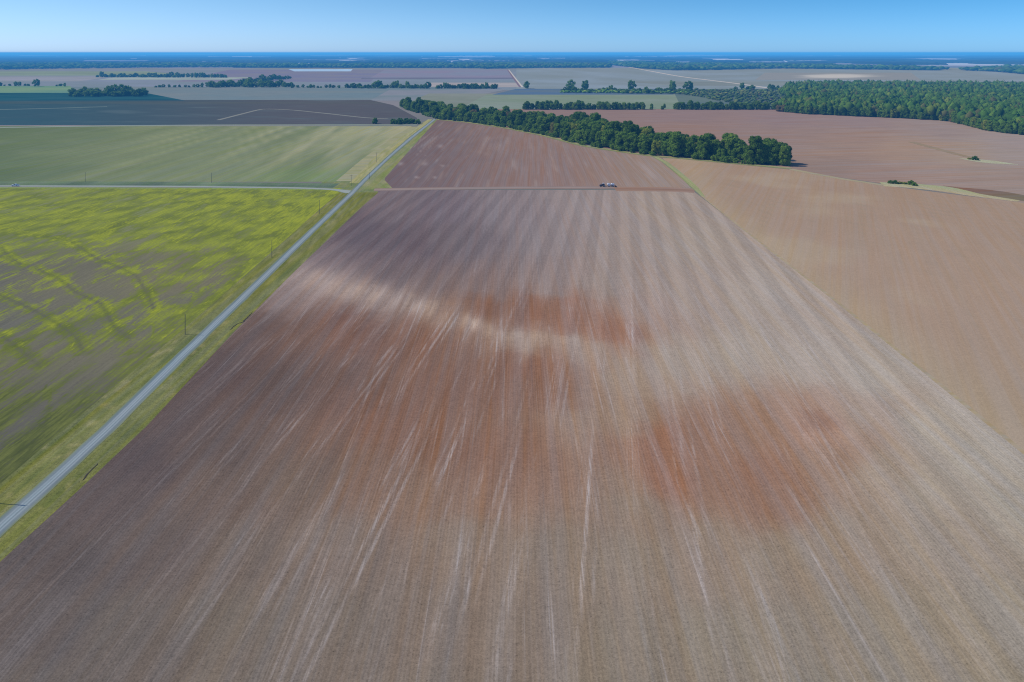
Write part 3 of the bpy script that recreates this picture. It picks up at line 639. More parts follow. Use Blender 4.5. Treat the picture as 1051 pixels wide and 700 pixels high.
rng = np.random.default_rng(11)
VAR = []      # (crown mesh, trunk mesh, height, radius, word)
for i, (h, rad, mat, word) in enumerate([(19, 8.4, L_dark, 'dark green'), (21, 9.2, L_dark, 'dark green'), (17, 8.0, L_mid, 'mid green'), (20, 8.6, L_mid, 'mid green'), (23, 8.0, L_dark, 'dark green'),
                                          (16, 8.2, L_dark, 'dark green'), (19, 8.2, L_olive, 'olive green'), (16, 7.6, L_rust, 'rust tinged'), (20, 6.6, L_mid, 'mid green')]):
    b = h * 0.03
    cm = crown_mesh('crown', rng, h, rad, b, nl=32, per=130, leaf=0.72); cm.materials.append(mat)
    VAR.append((cm, trunk_mesh(rng, h, rad, b), h, rad, word))
FARV = []     # small light crowns for trees more than a kilometre off
for i, (h, rad, mat, word) in enumerate([(13, 8.0, L_dark, 'dark green'), (11, 7.6, L_dark, 'dark green'), (16, 7.4, L_mid, 'mid green'), (10, 7.4, L_mid, 'mid green')]):
    cm = crown_mesh('crown', rng, h, rad, h * .01, nl=12, per=60, leaf=1.0); cm.materials.append(mat)
    FARV.append((cm, h, rad, word))
SHRUB = []
for i, (h, rad, mat) in enumerate([(4.5, 3.2, L_dark), (5.5, 4.2, L_mid), (3.5, 3.4, L_olive)]):
    cm = crown_mesh('foliage', rng, h, rad, 0.1, nl=12, per=80, leaf=0.45); cm.materials.append(mat); SHRUB.append(cm)

def full_tree(name, x, y, v, s, label, group, sz=1.0):
    cm, tm, h, rad, word = VAR[v]
    r = empty(name, (x, y, 0), random.uniform(0, 6.28)); r.scale = (s, s, s * sz)
    tag(r, label, 'tree', group)
    link('crown', cm, None, r); link('trunk', tm, None, r)
    return r

# --- the long diagonal belt
front = [Vector(G(*q)) for q in BELT_FRONT]
fl = [0]
for a, b in zip(front, front[1:]): fl.append(fl[-1] + (b - a).length)
def along(s):
    x = np.interp(s, fl, [q.x for q in front]); y = np.interp(s, fl, [q.y for q in front]); return Vector((x, y))
belt = []
tries = 0
while len(belt) < 280 and tries < 60000:
    tries += 1
    s = random.uniform(4, fl[-1] - 13); t = s / fl[-1]
    a = along(max(s - 8, 0)); b = along(min(s + 8, fl[-1])); d = (b - a).normalized(); n = Vector((-d.y, d.x))
    if n.y < 0: n = -n
    wid = 70 if t < .45 else 70 - 26 * sst(.45, .95, t)
    if t > .965: wid = 20
    o = 8 + random.random() ** 1.2 * wid
    if t < .22: o = 8 + (o - 8) * .6
    p = along(s) + n * o
    r = 9.0 if o < 22 else 10.8
    if t > .55: r = 8.4
    if all((p - q[0]).length > r for q in belt): belt.append((p, t, o, s))
BELT_WORD = ['the far left end of the long tree belt', 'the left stretch of the long tree belt', 'the middle of the long tree belt', 'the right stretch of the long tree belt', 'the near right end of the long tree belt']
for p, t, o, s in belt:
    v = random.choices(range(9), [4, 3, 4, 4, 2.5, 3, 2.4, 1.1, 3])[0]
    seg_i = min(int(t * 5), 4)
    word = VAR[v][4]
    if t > .55: sc_boost = 1.17
    else: sc_boost = 1.0
    sc_ = sc_boost * random.choice((random.uniform(.6, .85), random.uniform(.8, 1.1), random.uniform(.85, 1.18)))
    if o < 16: sc_ *= random.uniform(.78, 1.0)
    place = BELT_WORD[seg_i]; side = 'front edge' if o < 24 else 'inside'
    lab = f'{word} tree {"on the front of" if o < 24 else "inside"} {place}'
    full_tree('broadleaf_tree', p.x, p.y, v, sc_, lab, f'{word} trees, {side} of {place}')
# scrub under the front edge
for k in range(110):
    s = random.uniform(0, fl[-1] - 10); a = along(max(s - 8, 0)); b = along(min(s + 8, fl[-1])); d = (b - a).normalized(); n = Vector((-d.y, d.x)); n = n if n.y > 0 else -n
    p = along(s) + n * random.uniform(2.5, 6)
    o = link('shrub', SHRUB[random.randrange(2)], None); o.location = (p.x, p.y, 0); o.rotation_euler.z = random.uniform(0, 6.28); o.scale = [random.uniform(.8, 1.3)] * 3
    seg_i = min(int(s / fl[-1] * 5), 4)
    tag(o, f'low shrub at the foot of {BELT_WORD[seg_i]}', 'shrub', f'shrubs at the foot of {BELT_WORD[seg_i]}')
# the loose tree at the very end of the belt
x, y = G(806, 171.2); full_tree('broadleaf_tree', x + 2, y + 6, 8, .92, 'tall thin crowned tree at the very right tip of the tree belt casting a shadow', None, 1.08)

# --- hedgerow in front of the green meadow
k = 0; px_ = 538.0
while px_ < 812:
    gap = 664 < px_ < 690
    if gap and k % 3: px_ += 4; k += 1; continue
    for row in (0, 1):
        if row and random.random() < .55: continue
        x, y = G(px_ + random.uniform(-1.5, 1.5), 112.4 - row * 1.6 + random.uniform(-.25, .25))
        v = random.choice((0, 2, 3, 5, 5, 8)); small = .45 if gap else random.uniform(.62, .86)
        lab = ('small gap tree' if gap else VAR[v][4] + ' tree') + (' in the left half of the meadow hedgerow' if px_ < 668 else ' in the gap of the meadow hedgerow' if gap else ' in the right half of the meadow hedgerow')
        full_tree('hedgerow_tree', x, y, v, small, lab, 'hedgerow: ' + lab)
    px_ += random.uniform(3.2, 4.9); k += 1

# --- lone tree and thicket left of the road's far end
x, y = G(385, 127.0); full_tree('broadleaf_tree', x, y, 5, .60, 'lone dark round tree at the edge of the green field', None)
for q in ((404, 127.3), (409, 127.6), (414, 127.4), (419, 127.3), (424, 127.0), (429, 127.2), (411, 126.2), (417, 126.0), (422, 126.2)):
    x, y = G(*q); o = link('thicket_shrub', SHRUB[0], None); o.location = (x, y, 0); o.scale = [random.uniform(1.5, 2.1)] * 3; o.rotation_euler.z = random.uniform(0, 6)
    tag(o, 'dark bush of the thicket between the lone tree and the road', 'bush', 'bushes of the thicket beside the road')
# --- bushes on the right
for q, s, lab in (((914, 188.3), .75, 'leftmost low bush along the ditch bank'), ((919, 188.6), .85, 'second low bush along the ditch bank'), ((924, 188.6), .65, 'small bush midway along the ditch bank'),
                  ((929, 189.0), .60, 'small bush left of the two dark bushes'), ((935.5, 189.6), 1.0, 'darker round bush at the right end of the ditch bushes'), ((938.8, 190.6), .8, 'rightmost dark bush of the ditch bank'),
                  ((1001, 164.3), 1.15, 'small lone shrub far out in the brown field'), ((995, 163.6), .6, 'tiny shrub left of the lone shrub in the brown field')):
    x, y = G(*q); o = link('bush', SHRUB[0 if s > .7 else 2], None); o.location = (x, y, 0); o.scale = (s, s, s * .8)
    tag(o, lab, 'bush')

# --- single far trees (too small for parts)
def far_tree(px, py, s, lab, grp, v=None):
    v = random.randrange(4) if v is None else v
    x, y = G(px, py); o = link('distant_tree', FARV[v][0], None); o.location = (x, y, 0); o.rotation_euler.z = random.uniform(0, 6.28); o.scale = (s * random.uniform(.9, 1.2), s, s * random.uniform(.8, 1.1))
    tag(o, lab, 'tree', grp)
def far_row(x0, x1, y0, y1, step, s, lab, grp, jit=.3):
    x = x0
    while x < x1:
        f = (x - x0) / (x1 - x0)
        far_tree(x, y0 + (y1 - y0) * f + random.uniform(-jit, jit), s * random.uniform(.65, 1.2), lab, grp)
        x += step * random.uniform(.6, 1.4)
far_row(578, 712, 94.2, 96.0, 3.6, 1.15, 'tree of the scattered row behind the green meadow', 'scattered trees behind the meadow', .8)
for q, s in (((586, 91.5), 2.0), ((601, 92.5), 1.9), ((648, 92.5), 1.9), ((690, 93.5), 1.8), ((707, 93.8), 2.1)): far_tree(*q, s, 'taller tree standing out of the scattered row behind the meadow', 'tall trees of the scattered row', 2)
far_row(790, 800, 91.8, 92, 3, 1.0, 'small tree on the skyline left of the wood', 'skyline trees left of the wood')
for q, s in (((762, 91.5), 1.3), ((768, 91.5), 1.2), ((755, 92), .9), ((772, 91.8), 1.3)): far_tree(*q, s, 'small tree in the far scrub left of the wood', 'small trees in the scrub')
far_tree(540.5, 90.8, 1.5, 'lone dark tree right of the straight farm lane', None, 2)
far_row(74, 148, 98.6, 98.2, 3.0, 1.55, 'tree of the dark clump in the fields on the left', 'trees of the dark clump on the left', .7)
far_row(76, 140, 96.8, 97.0, 3.6, 1.55, 'tree of the dark clump in the fields on the left', 'trees of the dark clump on the left', .5)
far_row(214, 300, 89.4, 89.0, 3.2, 1.5, 'tree of the hedge wood left of the long hedge', 'trees of the hedge wood', .5)
far_row(250, 300, 85.5, 80.5, 2.8, 1.45, 'tree of the row slanting away behind the hedge wood', 'trees of the slanting row', .3)
far_row(300, 352, 90.0, 90.2, 4.2, .9, 'low tree in the thin part of the long hedge', 'low trees of the long hedge', .2)
far_row(356, 442, 90.4, 90.6, 3.0, 1.35, 'tree in the thick left part of the long hedge', 'trees of the long hedge', .3)
far_row(449, 512, 90.8, 91.0, 3.0, 1.25, 'tree in the right part of the long hedge', 'trees of the long hedge, right part', .3)
far_row(100, 232, 79.2, 79.6, 3.2, 1.5, 'tree of the distant thin row on the left', 'trees of the distant thin row', .15)
far_row(160, 212, 89.6, 89.6, 4.5, .8, 'low bush tree right of the dark clump', 'low trees right of the dark clump', .2)
far_row(0, 34, 88.2, 88.2, 5.0, .95, 'low tree at the far left edge of the light green field', 'low trees at the left edge')
far_tree(37.5, 88.6, 1.6, 'taller lone tree at the left edge of the light green field', None, 2)
far_row(58, 68, 88.7, 88.7, 4, .9, 'low tree left of the dark clump', 'pair of low trees')

# --- woods that read as one mass
M_wood = None
def woodmat(name):
    t = NT(name); p = t.pos(); c = t.attr('Col')
    f = t.noise(p, 0.16, 3, 0.7); f2 = t.noise(p, 0.9, 2, 0.7)
    k = t.math('ADD', 0.25, t.math('ADD', t.math('MULTIPLY', f, 0.8), t.math('MULTIPLY', f2, 0.7)))
    return t.out(t.scalecol(c, k))
M_wood = woodmat('canopy_leaves')
def wood(name, poly, spacing, hh, rr, label, seed, quads=14, maxn=16000, ico_=ICO1, tint=None):
    """closed canopy: one uneven crown per tree, thousands of them in one object"""
    rg = np.random.default_rng(seed)
    pts = [G(*q) for q in poly]; xs = [q[0] for q in pts]; ys = [q[1] for q in pts]
    A = np.array(pts)
    X, Y = np.meshgrid(np.arange(min(xs), max(xs), spacing), np.arange(min(ys), max(ys), spacing))
    X = X.ravel() + rg.uniform(-.42, .42, X.size) * spacing; Y = Y.ravel() + rg.uniform(-.42, .42, Y.size) * spacing
    ins = np.zeros(len(X), bool); j = len(A) - 1
    for i in range(len(A)):
        c = ((A[i, 1] > Y) != (A[j, 1] > Y)) & (X < (A[j, 0] - A[i, 0]) * (Y - A[i, 1]) / (A[j, 1] - A[i, 1] + 1e-9) + A[i, 0]); ins ^= c; j = i
    X, Y = X[ins], Y[ins]
    if len(X) > maxn: sel = rg.permutation(len(X))[:maxn]; X, Y = X[sel], Y[sel]
    n = len(X); bv, bf = ico_; nb = len(bv)
    q_ = rg.lognormal(0, .20, n); h = hh * np.clip(q_ * rg.uniform(.80, 1.08, n), .5, 1.4); r = rr * np.clip(q_ * rg.uniform(.72, 1.2, n), .5, 1.6)
    # crown blobs from the ground up (the sides of the wood stay closed)
    jit = 1 + 0.36 * rg.uniform(-1, 1, (n, nb, 1))
    v = bv[None] * jit
    v = v * np.stack([r, r, h * .42], 1)[:, None, :]
    v += np.stack([X, Y, h * .60], 1)[:, None, :]
    f = (bf[None] + (np.arange(n) * nb)[:, None, None]).reshape(-1, 3)
    base = np.array([(0.075, 0.140, 0.045), (0.105, 0.185, 0.052), (0.150, 0.225, 0.062), (0.205, 0.240, 0.066), (0.165, 0.145, 0.090)])
    big = np.array([fbm(a, b, 1 / 170.0, seed) for a, b in zip(X, Y)])
    idx = np.clip((rg.normal(size=n) * .9 + 1.3 + 1.3 * big).round(), 0, 3).astype(int); idx[rg.uniform(size=n) < .05] = 4
    cc = base[idx] * rg.uniform(.75, 1.2, (n, 1))
    if tint is not None: cc = cc * np.array(tint)
    cc = cc * np.array((1.15, 1.28, .6)); C = np.repeat(cc, nb, 0)
    V = v.reshape(-1, 3)
    if quads:
        q = quads; d = rg.normal(size=(n, q, 3)); d[..., 2] = np.abs(d[..., 2]) - .25; d /= np.linalg.norm(d, axis=2)[..., None]
        p = d * np.stack([r, r, h * .5], 1)[:, None, :] * rg.uniform(.95, 1.22, (n, q, 1)) + np.stack([X, Y, h * .52], 1)[:, None, :]
        a = rg.normal(size=(n, q, 3)); a /= np.linalg.norm(a, axis=2)[..., None]; b = rg.normal(size=(n, q, 3)); b /= np.linalg.norm(b, axis=2)[..., None]
        s = rr * .26 * rg.uniform(.6, 1.3, (n, q, 1))
        tri = np.stack([p + a * s, p + b * s, p - (a + b) * s * .7], 2).reshape(-1, 3)
        f = np.concatenate([f, np.arange(len(tri)).reshape(-1, 3) + len(V)]); V = np.concatenate([V, tri])
        C = np.concatenate([C, np.repeat(np.repeat(cc, q, 0) * rg.uniform(.7, 1.35, (n * q, 1)), 3, 0)])
    o = link(name, mesh_np(name, V, f, cols=C), M_wood)
    return tag(o, label, 'wood', None, 'stuff')
WOOD = [(800, 114.5), (830, 117.2), (880, 119.4), (930, 121.5), (975, 124.6), (998, 130.0), (1015, 134.5), (1051, 138.6), (1200, 152), (1400, 160), (1500, 120), (1400, 94), (1150, 91.5), (1051, 90.8), (930, 89.6), (830, 89.4), (808, 92), (800, 97), (812, 103)]
wood('wood', WOOD, 8.8, 18, 5.0, 'dense green wood filling the right side behind the brown field', 3, quads=22, maxn=21000, tint=(.60, .62, .62))
wood('scrub', [(640, 95.5), (700, 97), (760, 108.0), (812, 113), (815, 96), (790, 93), (700, 92.5)], 15, 5.0, 4.2, 'grey green scrub between the meadow and the wood', 5, quads=8, tint=(.85, .66, 1.3))
wood('scrub', [(575, 95.6), (715, 96.6), (700, 94.2), (580, 93.6)], 12, 6, 5.0, 'low scrub under the scattered trees behind the meadow', 6, quads=8)
# blue far woods, each a separate low mass
# the first rows of the wood stand as single trees
edge = [Vector(G(*q)) for q in WOOD[:10]]; el = [0]
for a, b in zip(edge, edge[1:]): el.append(el[-1] + (b - a).length)
for row in range(3):
    s = row * 4.0
    while s < el[-1]:
        x = np.interp(s, el, [q.x for q in edge]); y = np.interp(s, el, [q.y for q in edge])
        px_, py_ = CX + FPX * x / y, HZ + FPX * H / y
        if px_ < 1110:
            v = random.choices(range(9), [4, 3, 4, 4, 1, 4, 3, 2, 3])[0]; word = VAR[v][4]
            part = 'left part' if px_ < 890 else 'middle part' if px_ < 985 else 'bulging right part'
            lab = f'{word} tree in row {row + 1} of the wood edge, {part}' if False else f'{word} tree along the {part} of the wood edge'
            full_tree('woodland_edge_tree', x + row * 3 + random.uniform(-2, 2), y + row * 8 + random.uniform(-3, 3), v, random.uniform(.50, .92), lab, lab.replace(' tree ', ' trees '), random.uniform(.85, 1.15))
        s += random.uniform(7.5, 14)
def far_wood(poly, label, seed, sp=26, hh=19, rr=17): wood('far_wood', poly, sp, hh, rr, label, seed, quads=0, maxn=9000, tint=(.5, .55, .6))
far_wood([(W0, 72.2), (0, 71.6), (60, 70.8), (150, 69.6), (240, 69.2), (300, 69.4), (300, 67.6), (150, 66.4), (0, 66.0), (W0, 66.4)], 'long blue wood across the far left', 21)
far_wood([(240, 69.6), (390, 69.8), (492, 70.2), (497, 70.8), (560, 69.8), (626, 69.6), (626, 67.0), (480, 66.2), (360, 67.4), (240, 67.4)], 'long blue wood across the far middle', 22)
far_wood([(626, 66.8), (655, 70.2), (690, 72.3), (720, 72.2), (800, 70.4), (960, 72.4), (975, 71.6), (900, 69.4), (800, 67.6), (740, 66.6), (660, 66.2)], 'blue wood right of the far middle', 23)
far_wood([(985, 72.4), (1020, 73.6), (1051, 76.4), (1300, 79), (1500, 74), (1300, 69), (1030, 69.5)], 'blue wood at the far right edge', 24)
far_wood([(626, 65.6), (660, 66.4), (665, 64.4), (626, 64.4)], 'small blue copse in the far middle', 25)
def horizon_land():
    """bands of far woods, each with pale open fields in front of it, up to the horizon"""
    rg = np.random.default_rng(5); V = []; F = []; C = []; nv = 0; FV = []; FF = []; nf = 0
    py = 66.6
    while py > 54.5:
        step = (py - 54) * rg.uniform(.09, .15)
        px = -460 + rg.uniform(0, 60)
        while px < 1500:
            w = rg.uniform(30, 210); gap = rg.uniform(-20, 110)
            y0 = py + rg.uniform(-.3, .3) * step
            d0 = G(0, y0)[1]; d1 = G(0, y0 - step * rg.uniform(.45, .9))[1]; dep = d1 - d0
            xa, xb = G(px, y0)[0], G(px + w, y0)[0]; n = max(8, int(w / 2.0)); xs = np.linspace(xa, xb, n)
            hs = 13 + 6 * rg.uniform(-1, 1, n); hs[0] = hs[-1] = 2
            fr = d0 + dep * .10 * rg.uniform(-1, 1, n)
            ring = [np.column_stack([xs, fr, np.zeros(n)]), np.column_stack([xs, fr + 8, hs * .9]), np.column_stack([xs, fr + dep * .5, hs * 1.05]), np.column_stack([xs, fr + dep, hs])]
            V += ring
            for a in range(3):
                for i in range(n - 1): F.append((nv + a * n + i, nv + a * n + i + 1, nv + (a + 1) * n + i + 1, nv + (a + 1) * n + i))
            C.append(np.repeat(np.array([[.045, .06, .03]]) * rg.uniform(.6, 1.3), 4 * n, 0)); nv += 4 * n
            px += w + gap
        for k in range(16):                                   # open land in front of the band
            px = rg.uniform(-440, 1450); w = rg.uniform(30, 240); y0 = py + step * rg.uniform(.15, .4); y1 = y0 - step * rg.uniform(.2, .5)
            q = [G(px, y0), G(px + w, y0), G(px + w + rg.uniform(-15, 15), y1), G(px + rg.uniform(-15, 15), y1)]
            FV += [(x_, y_, .12 + nf * .0004) for x_, y_ in q]; FF.append((nf, nf + 1, nf + 2, nf + 3)); nf += 4
        py -= step
    tag(link('horizon_woods', mesh_np('horizon_woods', np.concatenate(V), F, cols=np.concatenate(C)), M_wood), 'hazy blue woods massed below the horizon', 'wood', None, 'stuff')
    pale = NT('pale_far_soil'); m = pale.out((0.84, 0.82, 0.76))
    tag(link('horizon_fields', mesh_np('horizon_fields', FV, FF), m), 'thin pale fields between the hazy blue woods', 'field', None, 'structure')
horizon_land()

# ================================================================== THINGS
def box(bm, c, s, bev=0.0):
    r = bmesh.ops.create_cube(bm, size=1.0); bmesh.ops.scale(bm, vec=s, verts=r['verts']); bmesh.ops.translate(bm, vec=c, verts=r['verts'])
    if bev:
        es = list({e for v in r['verts'] for e in v.link_edges}); bmesh.ops.bevel(bm, geom=es, offset=bev, segments=2, affect='EDGES')
def done(bm, name, mat, parent=None, smooth=False):
    me = bpy.data.meshes.new(name); bmesh.ops.recalc_face_normals(bm, faces=bm.faces); bm.to_mesh(me); bm.free()
    if smooth:
        for p in me.polygons: p.use_smooth = True
    return link(name, me, mat, parent)
def prism(bm, prof, y0, y1, taper=0.0):
    """profile in x-z pulled from y0 to y1"""
    a = [bm.verts.new((x, y0, z)) for x, z in prof]; b = [bm.verts.new((x, y1, z)) for x, z in prof]; n = len(prof)
    bm.faces.new(a); bm.faces.new(b[::-1])
    for i in range(n): bm.faces.new((a[i], b[i], b[(i + 1) % n], a[(i + 1) % n]))
def ycyl(bm, c, r, w, n=20, r2=None):
    tube(bm, [(c[0], c[1] - w / 2, c[2]), (c[0], c[1] + w / 2, c[2])], [r, r2 or r], n)

M_wood_pole = flat('weathered_pole_wood', (0.15, 0.135, 0.12), 0.9, 0.1, 0, .25)
M_sunlit_pole = flat('sunlit_pole_wood', (0.60, 0.60, 0.58), 0.8, 0.2, 0, .1)  # paler wood: the sun on the far pole is put into its colour
M_insul = flat('glazed_insulator', (0.25, 0.27, 0.28), 0.3, 0.5)
def pole(px, py, h, label, arm=True, mat=None, xy=None, group=None):
    x, y = xy or G(px, py); r = empty('utility_pole', (x, y, 0)); tag(r, label, 'utility pole', group); m = mat or M_wood_pole
    bm = bmesh.new(); tube(bm, [(0, 0, -.3), (0, 0, h * .5), (0, 0, h)], [.14, .12, .10], 10); done(bm, 'pole', m, r, False)
    if arm:
        bm = bmesh.new(); box(bm, (0, -.17, h - .45), (2.4, .10, .12), .01); done(bm, 'crossarm', m, r)
        for dx in (-1.05, -.45, .45, 1.05):
            bm = bmesh.new(); tube(bm, [(dx, -.17, h - .39), (dx, -.17, h - .31), (dx, -.17, h - .22)], [.03, .055, .035], 8); done(bm, 'insulator', M_insul, r)
    return r
X0 = G(190, 343.5)
pole(0, 0, 8.6, 'nearest wooden utility pole left of the gravel road, out beyond the frame edge', xy=G(-6, 516.5))
pole(190, 343.3, 8.0, 'tall wooden utility pole beside the weedy field, closest of those in view', arm=False)
pole(279, 264.6, 9.4, 'wooden utility pole standing in a dark patch halfway up the road', arm=False)
pole(328, 219.3, 9.2, 'wooden utility pole just below the road junction', arm=False)
pole(360.5, 190.8, 9.2, 'wooden utility pole at the corner of the road junction')
pole(379, 184.0, 6.0, 'short thin pole at the roadside just past the junction', arm=False)
pole(386.5, 166.5, 9.6, 'utility pole with a crossarm between green field and road')
pole(422.6, 143.6, 7.8, 'pale sunlit pole at the far end of the road', arm=False, mat=M_sunlit_pole)
pole(87.5, 186.8, 8.4, 'left of two thin poles beyond the crossroad', arm=False)
pole(217, 187.4, 8.4, 'right of two thin poles beyond the crossroad', arm=False)
# clod of bare soil round one pole's foot
M_glass = flat('dark_window_glass', (0.02, 0.025, 0.03), 0.08, 0.6, 0, .02)
M_tyre = flat('tyre_rubber', (0.02, 0.02, 0.02), 0.9, 0.1)
M_rim = flat('steel_rim', (0.45, 0.45, 0.46), 0.4, 0.5, 0.6, .05)
M_lamp = flat('lamp_lens', (0.75, 0.75, 0.72), 0.15, 0.6, 0, .02)
M_red = flat('tail_lens', (0.35, 0.02, 0.02), 0.2, 0.6, 0, .02)

def wheel(parent, c, r, w):
    bm = bmesh.new(); y = c[1]
    tube(bm, [(c[0], y - w / 2, c[2]), (c[0], y - w * .42, c[2]), (c[0], y + w * .42, c[2]), (c[0], y + w / 2, c[2])], [r * .9, r, r, r * .9], 22)
    o = done(bm, 'wheel', M_tyre, parent)
    bm = bmesh.new(); ycyl(bm, (c[0], y, c[2]), r * .58, w + .05, 16); done(bm, 'rim', M_rim, o)

def pickup(x, y, rz, paint, label):
    r = empty('pickup_truck', (x, y, 0.08), rz); tag(r, label, 'pickup truck')
    bm = bmesh.new()
    prism(bm, [(-2.85, .45), (-2.85, 1.02), (2.6, 1.02), (2.8, .9), (2.85, .45), (2.25, .40), (-2.2, .40)], -.96, .96)
    box(bm, (1.95, 0, 1.06), (1.75, 1.75, .14), .05)                                   # bonnet
    for s in (-1, 1): box(bm, (-1.75, s * .91, 1.17), (2.15, .10, .30), .02)           # bed sides
    box(bm, (-2.80, 0, 1.17), (.09, 1.9, .30), .02)
    done(bm, 'body', paint, r)
    bm = bmesh.new(); prism(bm, [(-.70, 1.0), (-.55, 1.78), (.62, 1.80), (1.28, 1.10), (1.28, 1.0)], -.84, .84); cab = done(bm, 'cab', paint, r)
    bm = bmesh.new()
    for s in (-1, 1): prism(bm, [(-.52, 1.16), (-.44, 1.68), (.52, 1.70), (.98, 1.16)], s * .846 - .004, s * .846 + .004)
    prism(bm, [(.70, 1.74), (.72, 1.75), (1.27, 1.15), (1.25, 1.14)], -.74, .74); done(bm, 'window', M_glass, cab)
    bm = bmesh.new(); box(bm, (-1.75, 0, 1.032), (2.0, 1.7, .02)); done(bm, 'load_bed', M_tyre, r)
    for s in (-1, 1):
        bm = bmesh.new(); box(bm, (2.83, s * .70, .80), (.08, .36, .18), .02); done(bm, 'headlight', M_lamp, r)
        bm = bmesh.new(); box(bm, (-2.86, s * .86, .88), (.05, .16, .30), .01); done(bm, 'tail_light', M_red, r)
        for wx in (-1.72, 1.82): wheel(r, (wx, s * .86, .40), .40, .26)
    bm = bmesh.new(); box(bm, (2.90, 0, .52), (.12, 1.9, .2), .03); done(bm, 'bumper', M_rim, r)
    return r
M_white = flat('white_paint', (0.78, 0.79, 0.80), 0.35, 0.5, 0, .03)
x, y = G(15.8, 191.1); pickup(x, y, math.pi, M_white, 'white pickup truck driving along the gravel crossroad at the far left')

M_trac = flat('dark_blue_paint', (0.035, 0.045, 0.07), 0.4, 0.5, 0, .05)
M_frame = flat('dark_steel', (0.05, 0.055, 0.06), 0.6, 0.4, 0.2, .1)
M_tank = flat('white_plastic_tank', (0.74, 0.76, 0.78), 0.5, 0.4, 0, .04)
def tractor(x, y, rz, label):
    r = empty('tractor', (x, y, 0.07), rz); tag(r, label, 'tractor')
    bm = bmesh.new(); prism(bm, [(.3, .85), (.3, 1.95), (1.2, 1.95), (2.5, 1.75), (2.62, 1.5), (2.62, .85)], -.48, .48); box(bm, (.3, 0, .95), (3.6, .6, .45), .05); done(bm, 'hood', M_trac, r)
    bm = bmesh.new(); prism(bm, [(-1.25, 1.15), (-1.15, 2.80), (.25, 2.80), (.42, 1.15)], -.78, .78); cab = done(bm, 'cab', M_trac, r)
    bm = bmesh.new()
    for s in (-1, 1): prism(bm, [(-1.05, 1.5), (-1.0, 2.65), (.15, 2.65), (.28, 1.5)], s * .786 - .005, s * .786 + .005)
    prism(bm, [(.26, 2.65), (.275, 2.65), (.39, 1.6), (.375, 1.6)], -.68, .68); done(bm, 'window', M_glass, cab)
    bm = bmesh.new(); box(bm, (-.45, 0, 2.90), (1.85, 1.75, .18), .06); done(bm, 'roof', M_white, cab)
    bm = bmesh.new(); tube(bm, [(1.0, .36, 1.9), (1.0, .36, 2.5), (1.0, .36, 2.95)], [.09, .10, .05], 8); done(bm, 'exhaust', M_frame, r)
    for s in (-1, 1):
        bm = bmesh.new(); prism(bm, [(-1.9, 1.2), (-1.7, 1.85), (-1.0, 2.08), (-.3, 1.85), (-.2, 1.2), (-.4, 1.2), (-.5, 1.75), (-1.0, 1.93), (-1.55, 1.75), (-1.75, 1.2)], s * 1.05 - .3, s * 1.05 + .3); done(bm, 'mudguard', M_trac, r)
        wheel(r, (-1.0, s * 1.05, .95), .95, .55); wheel(r, (1.75, s * .95, .68), .68, .42)
        bm = bmesh.new(); box(bm, (2.63, s * .28, 1.5), (.05, .22, .16), .02); done(bm, 'headlight', M_lamp, r)
    return r
def seeder(x, y, rz, label):
    r = empty('seed_cart', (x, y, 0.07), rz); tag(r, label, 'seed cart')
    bm = bmesh.new(); box(bm, (0, .55, .85), (6.2, .16, .22), .02); box(bm, (0, -.55, .85), (6.2, .16, .22), .02)
    for dx in (-2.9, -1, 1, 2.9): box(bm, (dx, 0, .85), (.16, 1.3, .18), .02)
    tube(bm, [(3.0, 0, .85), (4.6, 0, .70)], [.10, .08], 8); done(bm, 'frame', M_frame, r)
    for dx, l in ((1.55, 2.5), (-1.55, 2.9)):
        bm = bmesh.new(); prism(bm, [(dx - l * .22, 1.0), (dx - l * .5, 1.75), (dx - l * .46, 2.55), (dx - l * .2, 2.85), (dx + l * .2, 2.85), (dx + l * .46, 2.55), (dx + l * .5, 1.75), (dx + l * .22, 1.0)], -1.15, 1.15); tk = done(bm, 'tank', M_tank, r)
        bm = bmesh.new(); tube(bm, [(dx, 0, 2.84), (dx, 0, 3.02)], [.42, .40], 14); done(bm, 'lid', M_frame, tk)
    bm = bmesh.new(); box(bm, (-3.6, 0, .65), (.2, 5.0, .2), .02); box(bm, (-4.3, 0, .65), (.2, 5.0, .2), .02)
    for dy in np.arange(-2.3, 2.31, .46):
        box(bm, (-3.95, dy, .62), (.9, .06, .10)); ycyl(bm, (-4.3, dy, .28), .27, .04, 12); ycyl(bm, (-3.6, dy + .15, .28), .27, .04, 12)
    box(bm, (-3.2, 0, .80), (.9, .2, .2), .02); done(bm, 'disc_drill', M_frame, r)
    for s in (-1, 1): wheel(r, (-1.3, s * 1.25, .75), .75, .5); wheel(r, (1.6, s * 1.2, .5), .5, .35)
    return r
x, y = G(618.6, 191.8); tractor(x, y, math.pi, 'dark tractor at work on the headland of the bare field')
seeder(x + 6.65, y, math.pi, 'white two tank seed cart towed behind the dark tractor')

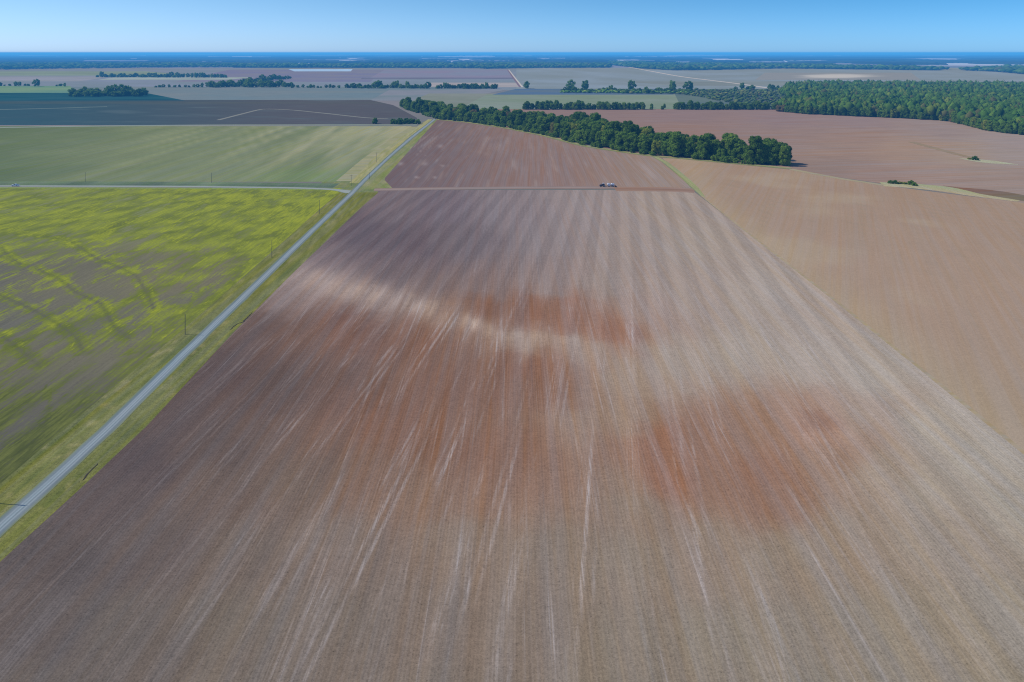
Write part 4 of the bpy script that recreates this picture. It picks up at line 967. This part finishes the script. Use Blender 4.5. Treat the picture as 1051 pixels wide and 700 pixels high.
# ================================================================== HAZE, SKY, SUN, CAMERA
def build_haze():
    bm = bmesh.new(); box(bm, (0, 0, 57.0), (250000, 250000, 122)); me = bpy.data.meshes.new('haze'); bm.to_mesh(me); bm.free()
    t = NT('ground_haze'); D = 2.0e-4
    ab = t.n('ShaderNodeVolumeAbsorption'); ab.inputs['Density'].default_value = D; ab.inputs['Color'].default_value = (*[float(1 - s / D) for s in SIG], 1)
    em = t.n('ShaderNodeEmission'); e = SIG * AIR; k = float(e.max()); em.inputs['Color'].default_value = (*[float(q / k) for q in e], 1); em.inputs['Strength'].default_value = k  # blue emission stands in for daylight scattered by the haze
    ad = t.n('ShaderNodeAddShader'); t.t.links.new(ab.outputs[0], ad.inputs[0]); t.t.links.new(em.outputs[0], ad.inputs[1])
    o = t.n('ShaderNodeOutputMaterial'); t.t.links.new(ad.outputs[0], o.inputs['Volume'])
    tag(link('haze', me, t.m), 'thin blue haze lying over the plain', 'haze', None, 'structure')
build_haze()

w = bpy.data.worlds.new('World'); sc.world = w
t = NT('sky', w)
sky = t.n('ShaderNodeTexSky', sky_type='NISHITA'); sky.sun_disc = False; sky.sun_elevation = SUN_EL; sky.sun_rotation = SUN_AZ
sky.altitude = 100; sky.air_density = 1.0; sky.dust_density = 0.25; sky.ozone_density = 2.0
# a clear, deep blue day: the air near the horizon is tinted, paler towards the sun
dv = t.sep(t.n('ShaderNodeTexCoord').outputs['Generated'])
side = t.ramp(t.math('MULTIPLY', dv[0], 1.0), -0.62, 0.62)
lowt = t.mix(side, (0.68, 1.04, 1.96), (0.40, 0.92, 2.02)); upt = t.mix(side, (0.54, 0.84, 1.30), (0.22, 0.66, 1.27))
tint = t.mix(t.ramp(dv[2], -0.01, 0.085), lowt, upt); tint = t.mix(t.ramp(dv[2], 0.09, 0.5), tint, (0.75, 0.9, 1.1))
skc = t.mix(1.0, sky.outputs[0], tint, 'MULTIPLY')
bg = t.n('ShaderNodeBackground'); t.t.links.new(skc, bg.inputs[0]); bg.inputs[1].default_value = 0.10
o = t.n('ShaderNodeOutputWorld'); t.t.links.new(bg.outputs[0], o.inputs[0])

sd = bpy.data.lights.new('sun', 'SUN'); sd.energy = 3.0; sd.angle = R(0.53); sd.color = (1.0, 0.95, 0.87)
so = bpy.data.objects.new('sun', sd); col.objects.link(so); so.rotation_euler = (-SUN_DIR).to_track_quat('-Z', 'Y').to_euler(); so.location = (0, 0, 300)

cd = bpy.data.cameras.new('camera'); cd.lens = 36.0 * FPX / 1051; cd.shift_y = -(350.0 - HZ) / 1051; cd.sensor_width = 36; cd.clip_start = 0.5; cd.clip_end = 400000
co = bpy.data.objects.new('camera', cd); col.objects.link(co); co.location = (0, 0, H); co.rotation_euler = (math.pi / 2, 0, 0)
sc.camera = co
sc.view_settings.view_transform = 'Standard'; sc.view_settings.look = 'None'; sc.view_settings.exposure = 0; sc.view_settings.gamma = 1
sc.render.engine = 'CYCLES'
sc.cycles.max_bounces = 6; sc.cycles.diffuse_bounces = 2; sc.cycles.volume_bounces = 0; sc.cycles.use_denoising = False; sc.cycles.filter_width = 1.15
